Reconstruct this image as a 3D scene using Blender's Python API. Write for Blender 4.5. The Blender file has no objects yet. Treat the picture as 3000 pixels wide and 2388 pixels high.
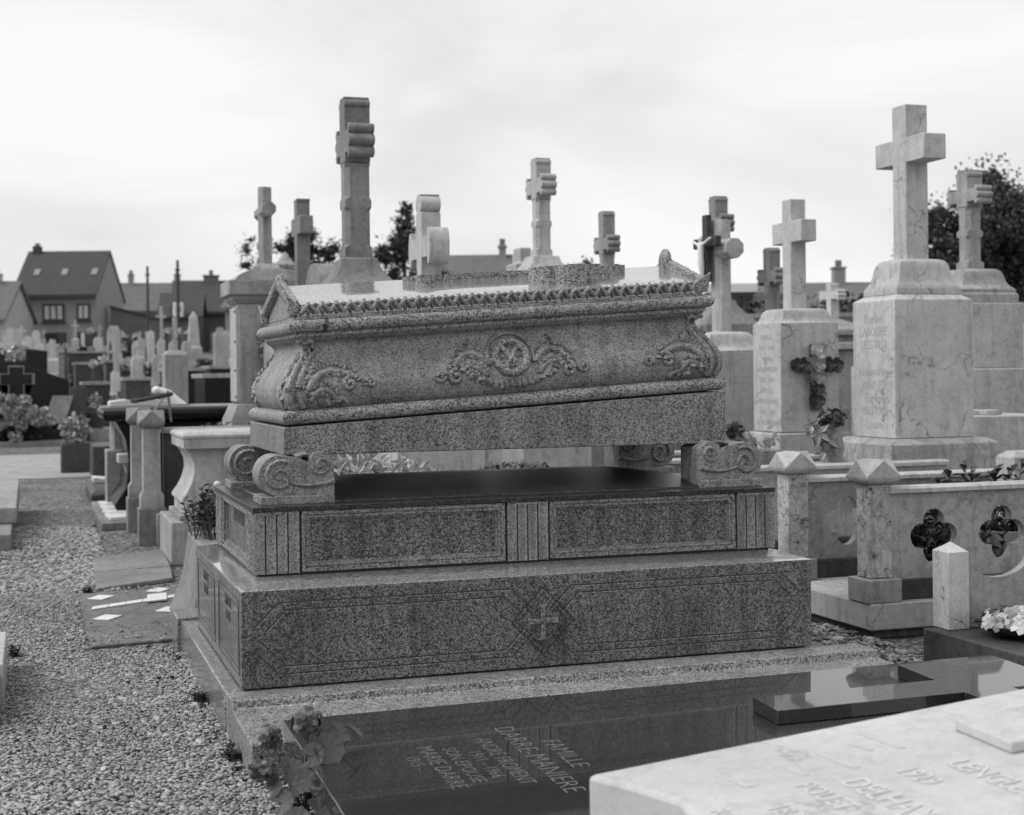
import bpy, bmesh, math, random
import numpy as np
from mathutils import Vector, Matrix

random.seed(7)
rng = np.random.default_rng(7)
PI = math.pi
S = bpy.context.scene
COL = S.collection
R = math.radians

# ---------------------------------------------------------------- camera
CAM_H = 1.281
cam_d = bpy.data.cameras.new('camera')
cam = bpy.data.objects.new('camera', cam_d)
COL.objects.link(cam)
S.camera = cam
cam_d.sensor_width = 36.0
cam_d.lens = 4307.5 / 3000 * 36.0
cam_d.shift_y = -(1194 - 1098.9) / 3000
cam_d.clip_end = 2000
cam_d.clip_start = 0.1
# tomb rows run along X, the alley along Y; the camera looks 18 degrees to the right of Y
cam.matrix_world = (Matrix.Translation((0, 0, CAM_H)) @ Matrix.Rotation(-0.31579, 4, 'Z')
                    @ Matrix.Rotation(PI / 2, 4, 'X') @ Matrix.Rotation(-0.01264, 4, 'Z'))
cam_d.dof.use_dof = True
cam_d.dof.focus_distance = 5.75
cam_d.dof.aperture_fstop = 4.0
S.render.resolution_x, S.render.resolution_y = 1024, 815

# ---------------------------------------------------------------- sky and sun (overcast, black and white)
SUN_EL, SUN_AZ = 48.0, 275.0          # azimuth clockwise from +Y: light comes over the alley, from -X
W = bpy.data.worlds.new('World')
S.world = W
W.use_nodes = True
nt = W.node_tree
nt.nodes.clear()
out = nt.nodes.new('ShaderNodeOutputWorld')
bg = nt.nodes.new('ShaderNodeBackground')
bg.inputs['Strength'].default_value = 0.1
sky = nt.nodes.new('ShaderNodeTexSky')
sky.sky_type = 'NISHITA'
sky.sun_disc = False
sky.sun_elevation = R(SUN_EL)
sky.sun_rotation = R(SUN_AZ)
sky.air_density = 1.0
sky.dust_density = 3.0
bw = nt.nodes.new('ShaderNodeRGBToBW')
nt.links.new(sky.outputs[0], bw.inputs[0])
tc = nt.nodes.new('ShaderNodeTexCoord')
mp = nt.nodes.new('ShaderNodeMapping')
mp.inputs['Scale'].default_value = (1, 1, 2.6)
nt.links.new(tc.outputs['Generated'], mp.inputs[0])
n1 = nt.nodes.new('ShaderNodeTexNoise')
n1.inputs['Scale'].default_value = 3.1
n1.inputs['Detail'].default_value = 5
n1.inputs['Roughness'].default_value = 0.5
n1.inputs['Distortion'].default_value = 0.3
nt.links.new(mp.outputs[0], n1.inputs['Vector'])
cr = nt.nodes.new('ShaderNodeValToRGB')
cr.color_ramp.elements[0].position = 0.3
cr.color_ramp.elements[0].color = (0.74, 0.74, 0.74, 1)
cr.color_ramp.elements[1].position = 0.62
cr.color_ramp.elements[1].color = (1, 1, 1, 1)
nt.links.new(n1.outputs[0], cr.inputs[0])
cl = nt.nodes.new('ShaderNodeMath')
cl.operation = 'MULTIPLY'
cl.inputs[1].default_value = 7.5
nt.links.new(cr.outputs[0], cl.inputs[0])
mx = nt.nodes.new('ShaderNodeMix')
mx.inputs['Factor'].default_value = 0.88
nt.links.new(bw.outputs[0], mx.inputs[2])
nt.links.new(cl.outputs[0], mx.inputs[3])
nt.links.new(mx.outputs[0], bg.inputs['Color'])
nt.links.new(bg.outputs[0], out.inputs[0])

sun_d = bpy.data.lights.new('sun', 'SUN')
sun_d.energy = 1.5
sun_d.angle = R(35)
sun_d.color = (1, 1, 1)
sun = bpy.data.objects.new('sun', sun_d)
COL.objects.link(sun)
a, e = R(SUN_AZ), R(SUN_EL)
sdir = Vector((math.sin(a) * math.cos(e), math.cos(a) * math.cos(e), math.sin(e)))
sun.rotation_euler = sdir.to_track_quat('Z', 'Y').to_euler()

S.view_settings.view_transform = 'Standard'
S.view_settings.look = 'None'
S.view_settings.exposure = 0.48
S.view_settings.gamma = 1.0
S.view_settings.use_curve_mapping = False


# ---------------------------------------------------------------- materials (all greys: the photograph is black and white)
MAT = {}


def g(v):
    return (v, v, v, 1.0)


def _mat(name):
    m = bpy.data.materials.new(name)
    m.use_nodes = True
    t = m.node_tree
    b = t.nodes['Principled BSDF']
    MAT[name] = m
    return m, t, b


def _nd(t, typ, **kw):
    n = t.nodes.new(typ)
    for k, v in kw.items():
        if k in ('operation', 'blend_type', 'feature', 'data_type', 'distance', 'noise_dimensions'):
            setattr(n, k, v)
        else:
            n.inputs[k].default_value = v
    return n


def _coord(t, rnd=True):
    tc = t.nodes.new('ShaderNodeTexCoord')
    if not rnd:
        return tc.outputs['Object']
    oi = t.nodes.new('ShaderNodeObjectInfo')
    mu = _nd(t, 'ShaderNodeMath', operation='MULTIPLY')
    mu.inputs[1].default_value = 37.0
    t.links.new(oi.outputs['Random'], mu.inputs[0])
    ad = t.nodes.new('ShaderNodeVectorMath')
    ad.operation = 'ADD'
    t.links.new(tc.outputs['Object'], ad.inputs[0])
    t.links.new(mu.outputs[0], ad.inputs[1])
    return ad.outputs[0]


def _ramp(t, src, stops):
    r = t.nodes.new('ShaderNodeValToRGB')
    el = r.color_ramp.elements
    while len(el) < len(stops):
        el.new(0.5)
    for i, (p, v) in enumerate(stops):
        el[i].position = p
        el[i].color = g(v)
    t.links.new(src, r.inputs[0])
    return r.outputs[0]


def _mul(t, a, b, fac=1.0):
    m = t.nodes.new('ShaderNodeMix')
    m.data_type = 'RGBA'
    m.blend_type = 'MULTIPLY'
    m.inputs['Factor'].default_value = fac
    t.links.new(a, m.inputs[6])
    t.links.new(b, m.inputs[7])
    return m.outputs[2]


def granite(name, lo, mid, hi, scale=150, rough=0.35, spec=0.5, bump=0.15, blotch=0.25, streak=0.0, dark=0.3, coat=0.0, coat_ior=1.8, coat_rough=0.06):
    m, t, b = _mat(name)
    co = _coord(t)
    vo = _nd(t, 'ShaderNodeTexVoronoi', Scale=scale)
    t.links.new(co, vo.inputs['Vector'])
    sx = t.nodes.new('ShaderNodeSeparateColor')
    t.links.new(vo.outputs['Color'], sx.inputs[0])
    base = _ramp(t, sx.outputs[0], [(0.0, lo), (dark, lo * 1.4), (dark + 0.05, mid), (0.75, mid * 1.2), (0.85, hi), (1.0, hi * 1.15)])
    vf = _nd(t, 'ShaderNodeTexVoronoi', Scale=scale * 2.3)
    t.links.new(co, vf.inputs['Vector'])
    sf = t.nodes.new('ShaderNodeSeparateColor')
    t.links.new(vf.outputs['Color'], sf.inputs[0])
    base = _mul(t, base, _ramp(t, sf.outputs[1], [(0.0, 0.35), (0.22, 0.5), (0.3, 0.95), (1.0, 1.3)]), 0.8)
    nb = _nd(t, 'ShaderNodeTexNoise', Scale=2.6, Detail=5, Roughness=0.6)
    t.links.new(co, nb.inputs['Vector'])
    base = _mul(t, base, _ramp(t, nb.outputs[0], [(0.3, 1 - blotch), (0.62, 1.0 + blotch * 0.3)]), 1.0)
    if streak:
        mpn = t.nodes.new('ShaderNodeMapping')
        mpn.inputs['Scale'].default_value = (9, 9, 0.8)
        t.links.new(co, mpn.inputs[0])
        ns = _nd(t, 'ShaderNodeTexNoise', Scale=2.0, Detail=4, Roughness=0.65)
        t.links.new(mpn.outputs[0], ns.inputs['Vector'])
        base = _mul(t, base, _ramp(t, ns.outputs[0], [(0.36, 1 - streak), (0.52, 1.0)]), 1.0)
    t.links.new(base, b.inputs['Base Color'])
    b.inputs['Roughness'].default_value = rough
    b.inputs['Specular IOR Level'].default_value = spec
    if coat:
        b.inputs['Coat Weight'].default_value = coat
        b.inputs['Coat Roughness'].default_value = coat_rough
        b.inputs['Coat IOR'].default_value = coat_ior
    if bump:
        nz = _nd(t, 'ShaderNodeTexNoise', Scale=scale * 0.8, Detail=3, Roughness=0.7)
        t.links.new(co, nz.inputs['Vector'])
        bm_ = _nd(t, 'ShaderNodeBump', Strength=bump, Distance=0.002)
        t.links.new(nz.outputs[0], bm_.inputs['Height'])
        t.links.new(bm_.outputs[0], b.inputs['Normal'])
    return m


def stone(name, base, rough=0.75, crack=0.0, mott=0.3, bump=0.25, spec=0.3, vein=0.0, stain=0.25, cscale=5.0, fine=70, cmask=0.48):
    m, t, b = _mat(name)
    co = _coord(t)
    n1 = _nd(t, 'ShaderNodeTexNoise', Scale=fine, Detail=5, Roughness=0.65)
    t.links.new(co, n1.inputs['Vector'])
    n2 = _nd(t, 'ShaderNodeTexNoise', Scale=19.0, Detail=8, Roughness=0.72, Distortion=0.2)
    t.links.new(co, n2.inputs['Vector'])
    n3 = _nd(t, 'ShaderNodeTexNoise', Scale=1.7, Detail=4, Roughness=0.55)
    t.links.new(co, n3.inputs['Vector'])
    c = _ramp(t, n1.outputs[0], [(0.3, base * (1 - mott * 0.5)), (0.7, base * (1 + mott * 0.35))])
    c = _mul(t, c, _ramp(t, n2.outputs[0], [(0.32, 1 - mott), (0.5, 1.0), (0.68, 1 + mott * 0.35)]))
    c = _mul(t, c, _ramp(t, n3.outputs[0], [(0.32, 1 - stain), (0.6, 1.0)]))
    mps = t.nodes.new('ShaderNodeMapping')
    mps.inputs['Scale'].default_value = (11, 11, 0.9)
    t.links.new(co, mps.inputs[0])
    n5 = _nd(t, 'ShaderNodeTexNoise', Scale=1.6, Detail=5, Roughness=0.65)
    t.links.new(mps.outputs[0], n5.inputs['Vector'])
    c = _mul(t, c, _ramp(t, n5.outputs[0], [(0.34, 1 - stain * 0.9), (0.5, 1.0)]))
    n7 = _nd(t, 'ShaderNodeTexNoise', Scale=7.5, Detail=9, Roughness=0.78)
    t.links.new(co, n7.inputs['Vector'])
    c = _mul(t, c, _ramp(t, n7.outputs[0], [(0.36, 0.72), (0.42, 1.0), (0.60, 1.0), (0.66, 1.16)]), 0.45)
    vp = _nd(t, 'ShaderNodeTexVoronoi', Scale=38.0)
    t.links.new(co, vp.inputs['Vector'])
    c = _mul(t, c, _ramp(t, vp.outputs['Distance'], [(0.05, 0.55), (0.13, 1.0)]), 0.6)
    if crack or vein:
        n4 = _nd(t, 'ShaderNodeTexNoise', Scale=4.0, Detail=4, Roughness=0.6)
        t.links.new(co, n4.inputs['Vector'])
        mixv = t.nodes.new('ShaderNodeMix')
        mixv.data_type = 'VECTOR'
        mixv.inputs['Factor'].default_value = 0.30
        t.links.new(co, mixv.inputs[4])
        t.links.new(n4.outputs['Color'], mixv.inputs[5])
        vo = _nd(t, 'ShaderNodeTexVoronoi', feature='DISTANCE_TO_EDGE', Scale=cscale)
        t.links.new(mixv.outputs[1], vo.inputs['Vector'])
        nm = _nd(t, 'ShaderNodeTexNoise', Scale=3.1, Detail=2)
        t.links.new(co, nm.inputs['Vector'])
        line = _ramp(t, vo.outputs[0], [(0.0, 0.0), (0.018, 1.0)])
        ad = t.nodes.new('ShaderNodeMix')
        ad.data_type = 'RGBA'
        ad.blend_type = 'LIGHTEN'
        ad.inputs['Factor'].default_value = 1.0
        t.links.new(line, ad.inputs[6])
        t.links.new(_ramp(t, nm.outputs[0], [(cmask - 0.03, 0.0), (cmask + 0.05, 1.0)]), ad.inputs[7])
        if crack:
            c = _mul(t, c, ad.outputs[2], crack)
    t.links.new(c, b.inputs['Base Color'])
    b.inputs['Roughness'].default_value = rough
    b.inputs['Specular IOR Level'].default_value = spec
    bm_ = _nd(t, 'ShaderNodeBump', Strength=bump, Distance=0.004)
    t.links.new(n1.outputs[0], bm_.inputs['Height'])
    t.links.new(bm_.outputs[0], b.inputs['Normal'])
    return m


def plain(name, v, rough=0.6, spec=0.4, var=0.15, scale=20, bump=0.1):
    m, t, b = _mat(name)
    co = _coord(t)
    n = _nd(t, 'ShaderNodeTexNoise', Scale=scale, Detail=4, Roughness=0.6)
    t.links.new(co, n.inputs['Vector'])
    t.links.new(_ramp(t, n.outputs[0], [(0.3, v * (1 - var)), (0.7, v * (1 + var))]), b.inputs['Base Color'])
    b.inputs['Roughness'].default_value = rough
    b.inputs['Specular IOR Level'].default_value = spec
    if bump:
        bm_ = _nd(t, 'ShaderNodeBump', Strength=bump, Distance=0.005)
        t.links.new(n.outputs[0], bm_.inputs['Height'])
        t.links.new(bm_.outputs[0], b.inputs['Normal'])
    return m


def leafy(name, v, var=0.5, rough=0.55, trans=0.25):
    m, t, b = _mat(name)
    ge = t.nodes.new('ShaderNodeNewGeometry')
    t.links.new(_ramp(t, ge.outputs['Random Per Island'], [(0.0, v * (1 - var)), (1.0, v * (1 + var))]), b.inputs['Base Color'])
    b.inputs['Roughness'].default_value = rough
    b.inputs['Specular IOR Level'].default_value = 0.35
    return m


granite('granite', 0.06, 0.22, 0.31, scale=210, rough=0.45, bump=0.1, blotch=0.25, streak=0.3, dark=0.32)
granite('granite_body', 0.10, 0.24, 0.31, scale=210, rough=0.55, bump=0.15, blotch=0.22, streak=0.35, dark=0.22)
granite('granite_light', 0.06, 0.25, 0.37, scale=200, rough=0.5, bump=0.12, blotch=0.25, streak=0.15, dark=0.3)
granite('granite_polished', 0.10, 0.26, 0.40, scale=200, rough=0.3, bump=0.0, blotch=0.12, coat=1.0, coat_ior=2.5)
granite('granite_dark', 0.035, 0.155, 0.26, scale=200, rough=0.38, bump=0.05, blotch=0.35, streak=0.4, dark=0.34, coat=0.2, coat_ior=1.5)
granite('granite_honed', 0.03, 0.14, 0.25, scale=200, rough=0.42, bump=0.05, blotch=0.3, streak=0.4, dark=0.36)
granite('granite_shelf', 0.05, 0.2, 0.34, scale=200, rough=0.35, bump=0.08, blotch=0.25, coat=0.5)
granite('granite_shaded', 0.006, 0.03, 0.07, scale=200, rough=0.32, bump=0.0, blotch=0.25, spec=0.35)  # same granite with the shade below the sarcophagus put into its colour
granite('black_granite', 0.007, 0.015, 0.04, scale=380, rough=0.45, spec=0.3, bump=0.0, blotch=0.2, coat=1.0, coat_ior=1.75, coat_rough=0.03)
granite('black_granite_far', 0.005, 0.006, 0.010, scale=200, rough=0.25, spec=0.3, bump=0.0, blotch=0.2)
stone('limestone', 0.48, crack=0.0, mott=0.28, stain=0.25)
stone('limestone_grey', 0.35, crack=0.0, mott=0.3, stain=0.3)
stone('limestone_veined', 0.5, crack=0.6, mott=0.24, stain=0.22, cscale=3.2)
stone('limestone_cracked', 0.5, crack=0.9, mott=0.55, stain=0.3, cscale=8.0, cmask=0.60)
stone('panel_stone', 0.38, crack=0.35, mott=0.35, stain=0.3, cscale=2.2)
stone('white_stone', 0.6, crack=0.8, mott=0.22, stain=0.15, cscale=6.0, cmask=0.54)
stone('pale_marble', 0.54, rough=0.55, crack=0.3, mott=0.12, stain=0.14, cscale=2.4, bump=0.08)
stone('dark_stone', 0.11, mott=0.5, stain=0.45, bump=0.4)
stone('slate_stone', 0.075, rough=0.5, mott=0.45, stain=0.35, bump=0.12)
stone('mid_stone', 0.25, mott=0.35, stain=0.3)
stone('concrete', 0.19, mott=0.4, stain=0.35, bump=0.5, fine=45)
stone('flag_stone', 0.25, mott=0.35, stain=0.3, bump=0.3)
stone('old_stone', 0.36, mott=0.45, stain=0.4, bump=0.4)
plain('white_tile', 0.66, rough=0.5, var=0.06)
plain('white_paint', 0.7, rough=0.6, var=0.05)
plain('engraving', 0.15, rough=0.7, var=0.1)
plain('engraving_dark', 0.08, rough=0.7, var=0.1)
plain('engraving_grey', 0.36, rough=0.8, var=0.2, scale=60)
plain('engraving_pale', 0.55, rough=0.7, var=0.08)
plain('engraving_light', 0.47, rough=0.7, var=0.1)
plain('dark_metal', 0.04, rough=0.4, var=0.2)
plain('rust', 0.05, rough=0.8, var=0.4)
plain('soil', 0.03, rough=0.95, var=0.4, bump=0.6)
plain('terracotta', 0.16, rough=0.8, var=0.2)
plain('dark_pot', 0.03, rough=0.5, var=0.2)
plain('render_wall', 0.25, rough=0.9, var=0.1, scale=2.0)
plain('render_dark', 0.13, rough=0.9, var=0.12, scale=2.0)
plain('render_pale', 0.42, rough=0.9, var=0.1, scale=2.0)
plain('roof_dark', 0.055, rough=0.85, var=0.18, scale=3.0, bump=0.4)
plain('roof_mid', 0.13, rough=0.85, var=0.15, scale=3.0, bump=0.4)
plain('trim_dark', 0.04, rough=0.7, var=0.1)
plain('curtain', 0.42, rough=0.9, var=0.3, scale=6)
plain('window_glass', 0.03, rough=0.08, var=0.1, bump=0)
plain('wood_dark', 0.045, rough=0.8, var=0.35)
plain('bark', 0.06, rough=0.9, var=0.3, scale=8, bump=0.5)
leafy('leaf_tree', 0.05, 0.6)
leafy('leaf_shrub', 0.06, 0.55)
leafy('leaf_geranium', 0.07, 0.5)
leafy('petal_grey', 0.10, 0.6)
leafy('petal_pale', 0.5, 0.3)
leafy('petal_mid', 0.28, 0.4)
leafy('petal_mix', 0.36, 0.6)
leafy('petal_dark', 0.07, 0.5)
leafy('hydrangea', 0.36, 0.3)


def vcol_mat(name, rough=0.85):
    m, t, b = _mat(name)
    at = t.nodes.new('ShaderNodeAttribute')
    at.attribute_name = 'tone'
    nz = _nd(t, 'ShaderNodeTexNoise', Scale=160.0, Detail=2)
    t.links.new(_coord(t, False), nz.inputs['Vector'])
    t.links.new(_mul(t, at.outputs['Color'], _ramp(t, nz.outputs[0], [(0.3, 0.75), (0.7, 1.15)])), b.inputs['Base Color'])
    b.inputs['Roughness'].default_value = rough
    b.inputs['Specular IOR Level'].default_value = 0.25
    return m


vcol_mat('pebble')


def ground_mat():
    m, t, b = _mat('gravel_ground')
    co = _coord(t, False)
    v = _nd(t, 'ShaderNodeTexVoronoi', Scale=34.0)
    t.links.new(co, v.inputs['Vector'])
    sx = t.nodes.new('ShaderNodeSeparateColor')
    t.links.new(v.outputs['Color'], sx.inputs[0])
    c = _ramp(t, sx.outputs[0], [(0.0, 0.14), (0.5, 0.27), (1.0, 0.42)])
    c = _mul(t, c, _ramp(t, v.outputs['Distance'], [(0.25, 1.0), (0.6, 0.4)]))
    n = _nd(t, 'ShaderNodeTexNoise', Scale=1.3, Detail=5)
    t.links.new(co, n.inputs['Vector'])
    c = _mul(t, c, _ramp(t, n.outputs[0], [(0.3, 0.7), (0.65, 1.1)]))
    t.links.new(c, b.inputs['Base Color'])
    b.inputs['Roughness'].default_value = 0.95
    b.inputs['Specular IOR Level'].default_value = 0.1
    bm_ = _nd(t, 'ShaderNodeBump', Strength=0.8, Distance=0.015)
    bm_.invert = True
    t.links.new(v.outputs['Distance'], bm_.inputs['Height'])
    t.links.new(bm_.outputs[0], b.inputs['Normal'])


ground_mat()
plain('path_sand', 0.3, rough=0.95, var=0.25, scale=6, bump=0.3)
plain('far_ground', 0.12, rough=0.95, var=0.4, scale=1.2, bump=0.3)


# ---------------------------------------------------------------- mesh helpers
class M:
    """collects geometry for ONE mesh"""

    def __init__(s):
        s.v, s.f = [], []

    def add(s, vs, fs, xf=None):
        o = len(s.v)
        for p in vs:
            s.v.append(tuple(xf @ Vector(p)) if xf is not None else tuple(p))
        for f in fs:
            s.f.append(tuple(i + o for i in f))
        return s

    def box(s, x0, x1, y0, y1, z0, z1, xf=None):
        v = [(x0, y0, z0), (x1, y0, z0), (x1, y1, z0), (x0, y1, z0), (x0, y0, z1), (x1, y0, z1), (x1, y1, z1), (x0, y1, z1)]
        return s.add(v, [(0, 3, 2, 1), (4, 5, 6, 7), (0, 1, 5, 4), (1, 2, 6, 5), (2, 3, 7, 6), (3, 0, 4, 7)], xf)

    def loft(s, levels, xf=None, caps=True):
        """levels: (x0,x1,y0,y1,z) rectangles from bottom to top"""
        v, f = [], []
        for (x0, x1, y0, y1, z) in levels:
            v += [(x0, y0, z), (x1, y0, z), (x1, y1, z), (x0, y1, z)]
        for i in range(len(levels) - 1):
            b0, b1 = i * 4, i * 4 + 4
            for k in range(4):
                k2 = (k + 1) % 4
                f.append((b0 + k, b0 + k2, b1 + k2, b1 + k))
        if caps:
            f.append((3, 2, 1, 0))
            n = len(levels) * 4
            f.append((n - 4, n - 3, n - 2, n - 1))
        return s.add(v, f, xf)

    def rings(s, rings, closed_ends=True, xf=None):
        """rings: list of equally long point loops"""
        n = len(rings[0])
        v = [p for r_ in rings for p in r_]
        f = []
        for i in range(len(rings) - 1):
            for k in range(n):
                k2 = (k + 1) % n
                f.append((i * n + k, i * n + k2, (i + 1) * n + k2, (i + 1) * n + k))
        if closed_ends:
            f.append(tuple(reversed(range(n))))
            f.append(tuple(range((len(rings) - 1) * n, len(rings) * n)))
        return s.add(v, f, xf)

    def prism(s, poly, a, b, axis='x', xf=None):
        """poly in the other two axes (y,z)/(x,z)/(x,y) extruded from a to b"""
        def p3(p, t):
            if axis == 'x':
                return (t, p[0], p[1])
            if axis == 'y':
                return (p[0], t, p[1])
            return (p[0], p[1], t)
        n = len(poly)
        v = [p3(p, a) for p in poly] + [p3(p, b) for p in poly]
        f = [tuple(range(n))[::-1], tuple(range(n, 2 * n))]
        for k in range(n):
            k2 = (k + 1) % n
            f.append((k, k2, n + k2, n + k))
        return s.add(v, f, xf)

    def tube(s, pts, r, n=8, xf=None, flat=1.0):
        pts = [Vector(p) for p in pts]
        rs = r if isinstance(r, (list, tuple)) else [r] * len(pts)
        rings = []
        up = Vector((0.13, 0.21, 0.97))
        for i, p in enumerate(pts):
            d = (pts[min(i + 1, len(pts) - 1)] - pts[max(i - 1, 0)])
            d = d.normalized() if d.length > 1e-9 else Vector((0, 0, 1))
            u = d.cross(up)
            if u.length < 1e-3:
                u = d.cross(Vector((1, 0, 0)))
            u.normalize()
            w = u.cross(d)
            rings.append([tuple(p + (u * math.cos(2 * PI * k / n) + w * math.sin(2 * PI * k / n) * flat) * rs[i]) for k in range(n)])
        return s.rings(rings, True, xf)

    def ball(s, c, r, n=8, m=6, xf=None, jit=0.0):
        rx, ry, rz = r if isinstance(r, (list, tuple)) else (r, r, r)
        v, f = [(c[0], c[1], c[2] - rz)], []
        for i in range(1, m):
            ph = -PI / 2 + PI * i / m
            for k in range(n):
                th = 2 * PI * k / n
                q = 1 + jit * (random.random() - 0.5)
                v.append((c[0] + rx * q * math.cos(ph) * math.cos(th), c[1] + ry * q * math.cos(ph) * math.sin(th), c[2] + rz * q * math.sin(ph)))
        v.append((c[0], c[1], c[2] + rz))
        for k in range(n):
            f.append((0, 1 + (k + 1) % n, 1 + k))
            f.append((len(v) - 1, 1 + (m - 2) * n + k, 1 + (m - 2) * n + (k + 1) % n))
        for i in range(m - 2):
            for k in range(n):
                k2 = (k + 1) % n
                f.append((1 + i * n + k, 1 + i * n + k2, 1 + (i + 1) * n + k2, 1 + (i + 1) * n + k))
        return s.add(v, f, xf)

    def lathe(s, prof, c=(0, 0), n=16, xf=None):
        rings = [[(c[0] + r_ * math.cos(2 * PI * k / n), c[1] + r_ * math.sin(2 * PI * k / n), z) for k in range(n)] for (r_, z) in prof]
        return s.rings(rings, True, xf)

    def plate(s, outer, holes, a, b, axis='y', xf=None):
        """flat plate with holes, thickness a..b along axis"""
        bm = bmesh.new()
        loops = []
        for lp in [outer] + holes:
            vs = [bm.verts.new((p[0], p[1], 0)) for p in lp]
            for i in range(len(vs)):
                bm.edges.new((vs[i], vs[(i + 1) % len(vs)]))
            loops.append(len(lp))
        bm.verts.index_update()
        bmesh.ops.triangle_fill(bm, use_beauty=True, use_dissolve=False, edges=bm.edges[:])
        bm.verts.index_update()
        P = [(v.co.x, v.co.y) for v in bm.verts]
        F = [tuple(v.index for v in f.verts) for f in bm.faces]
        bm.free()

        def p3(p, t):
            return (t, p[0], p[1]) if axis == 'x' else ((p[0], t, p[1]) if axis == 'y' else (p[0], p[1], t))
        n = len(P)
        v = [p3(p, a) for p in P] + [p3(p, b) for p in P]
        f = list(F) + [tuple(n + i for i in reversed(q)) for q in F]
        o = 0
        for ln in loops:
            for k in range(ln):
                k2 = (k + 1) % ln
                f.append((o + k, o + k2, n + o + k2, n + o + k))
            o += ln
        return s.add(v, f, xf)

    def quads(s, C, A, B):
        """numpy arrays of centres and half axes -> separate quads"""
        o = len(s.v)
        for c, a_, b_ in zip(C, A, B):
            s.v += [tuple(c - a_ - b_), tuple(c + a_ - b_), tuple(c + a_ + b_), tuple(c - a_ + b_)]
        for i in range(len(C)):
            s.f.append((o + 4 * i, o + 4 * i + 1, o + 4 * i + 2, o + 4 * i + 3))
        return s

    def mesh(s, name, off=(0, 0, 0), smooth=35):
        me = bpy.data.meshes.new(name)
        ox, oy, oz = off
        me.from_pydata([(x - ox, y - oy, z - oz) for x, y, z in s.v], [], s.f)
        bm = bmesh.new()
        bm.from_mesh(me)
        bmesh.ops.recalc_face_normals(bm, faces=bm.faces)
        bm.to_mesh(me)
        bm.free()
        if smooth:
            me.shade_smooth()
            me.set_sharp_from_angle(angle=R(smooth))
        me.update()
        return me


def tag(o, label=None, cat=None, group=None, kind=None):
    if label:
        o['label'] = label
    if cat:
        o['category'] = cat
    if group:
        o['group'] = group
    if kind:
        o['kind'] = kind
    return o


def thing(name, label, cat, loc=(0, 0, 0), rz=0.0, group=None):
    o = bpy.data.objects.new(name, None)
    COL.objects.link(o)
    o.empty_display_size = 0.1
    o.location = loc
    o.rotation_euler = (0, 0, rz)
    return tag(o, label, cat, group)


def part(parent, name, m, mat, bevel=0.004, smooth=35, world=True, label=None):
    """one mesh object under parent; geometry given in world coordinates unless world=False"""
    off = (0, 0, 0)
    if world and parent is not None:
        q = parent
        off = Vector((0, 0, 0))
        while q is not None:
            off = off + q.location
            q = q.parent
    me = m.mesh(name, off, smooth)
    me.materials.append(MAT[mat])
    o = bpy.data.objects.new(name, me)
    COL.objects.link(o)
    o.parent = parent
    if bevel:
        bv = o.modifiers.new('bevel', 'BEVEL')
        bv.width = bevel
        bv.segments = 2
        bv.limit_method = 'ANGLE'
        bv.angle_limit = R(40)
        bv.harden_normals = False
    if label:
        o['label'] = label
    return o


def single(name, m, mat, label=None, cat=None, loc=None, group=None, kind=None, bevel=0.004, smooth=35):
    """a top-level thing that is one mesh (geometry in world coordinates)"""
    loc = loc or (0, 0, 0)
    me = m.mesh(name, loc, smooth)
    me.materials.append(MAT[mat])
    o = bpy.data.objects.new(name, me)
    COL.objects.link(o)
    o.location = loc
    if bevel:
        bv = o.modifiers.new('bevel', 'BEVEL')
        bv.width = bevel
        bv.segments = 2
        bv.limit_method = 'ANGLE'
        bv.angle_limit = R(40)
    return tag(o, label, cat, group, kind)


def shared(parent, name, me, loc=(0, 0, 0), rot=(0, 0, 0), scale=(1, 1, 1)):
    o = bpy.data.objects.new(name, me)
    COL.objects.link(o)
    o.parent = parent
    o.location = loc
    o.rotation_euler = rot
    o.scale = scale
    return o


def copy_tree(o, parent=None):
    c = o.copy()
    COL.objects.link(c)
    c.parent = parent
    for ch in o.children:
        copy_tree(ch, c)
    return c


def text_part(parent, name, s, mat, size, origin, xdir, ydir, depth=0.0012, align='LEFT', stretch=1.0, length=None, label=None, space=1.0, thin=0.0):
    cu = bpy.data.curves.new(name, 'FONT')
    cu.body = s
    cu.size = size
    cu.align_x = align
    cu.align_y = 'BOTTOM_BASELINE'
    cu.extrude = depth
    cu.resolution_u = 2
    cu.space_character = space
    cu.offset = thin * size
    tmp = bpy.data.objects.new(name, cu)
    COL.objects.link(tmp)
    bpy.context.view_layer.update()
    me = bpy.data.meshes.new_from_object(tmp.evaluated_get(bpy.context.evaluated_depsgraph_get()))
    bpy.data.objects.remove(tmp)
    bpy.data.curves.remove(cu)
    if length:
        xs_ = [v_.co.x for v_ in me.vertices]
        stretch = length / (max(xs_) - min(xs_))
    X = Vector(xdir).normalized() * stretch
    Y = Vector(ydir).normalized()
    Z = Vector(xdir).normalized().cross(Y)
    mw = Matrix(((X.x, Y.x, Z.x, origin[0]), (X.y, Y.y, Z.y, origin[1]), (X.z, Y.z, Z.z, origin[2]), (0, 0, 0, 1)))
    off = Vector((0, 0, 0))
    q = parent
    while q is not None:
        off = off + q.location
        q = q.parent
    me.transform(Matrix.Translation(-off) @ mw)
    me.materials.clear()
    me.materials.append(MAT[mat])
    o = bpy.data.objects.new(name, me)
    COL.objects.link(o)
    o.parent = parent
    if label:
        o['label'] = label
    return o


def arc(cx, cy, r, a0, a1, n=10):
    return [(cx + r * math.cos(R(a0 + (a1 - a0) * i / n)), cy + r * math.sin(R(a0 + (a1 - a0) * i / n))) for i in range(n + 1)]


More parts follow.
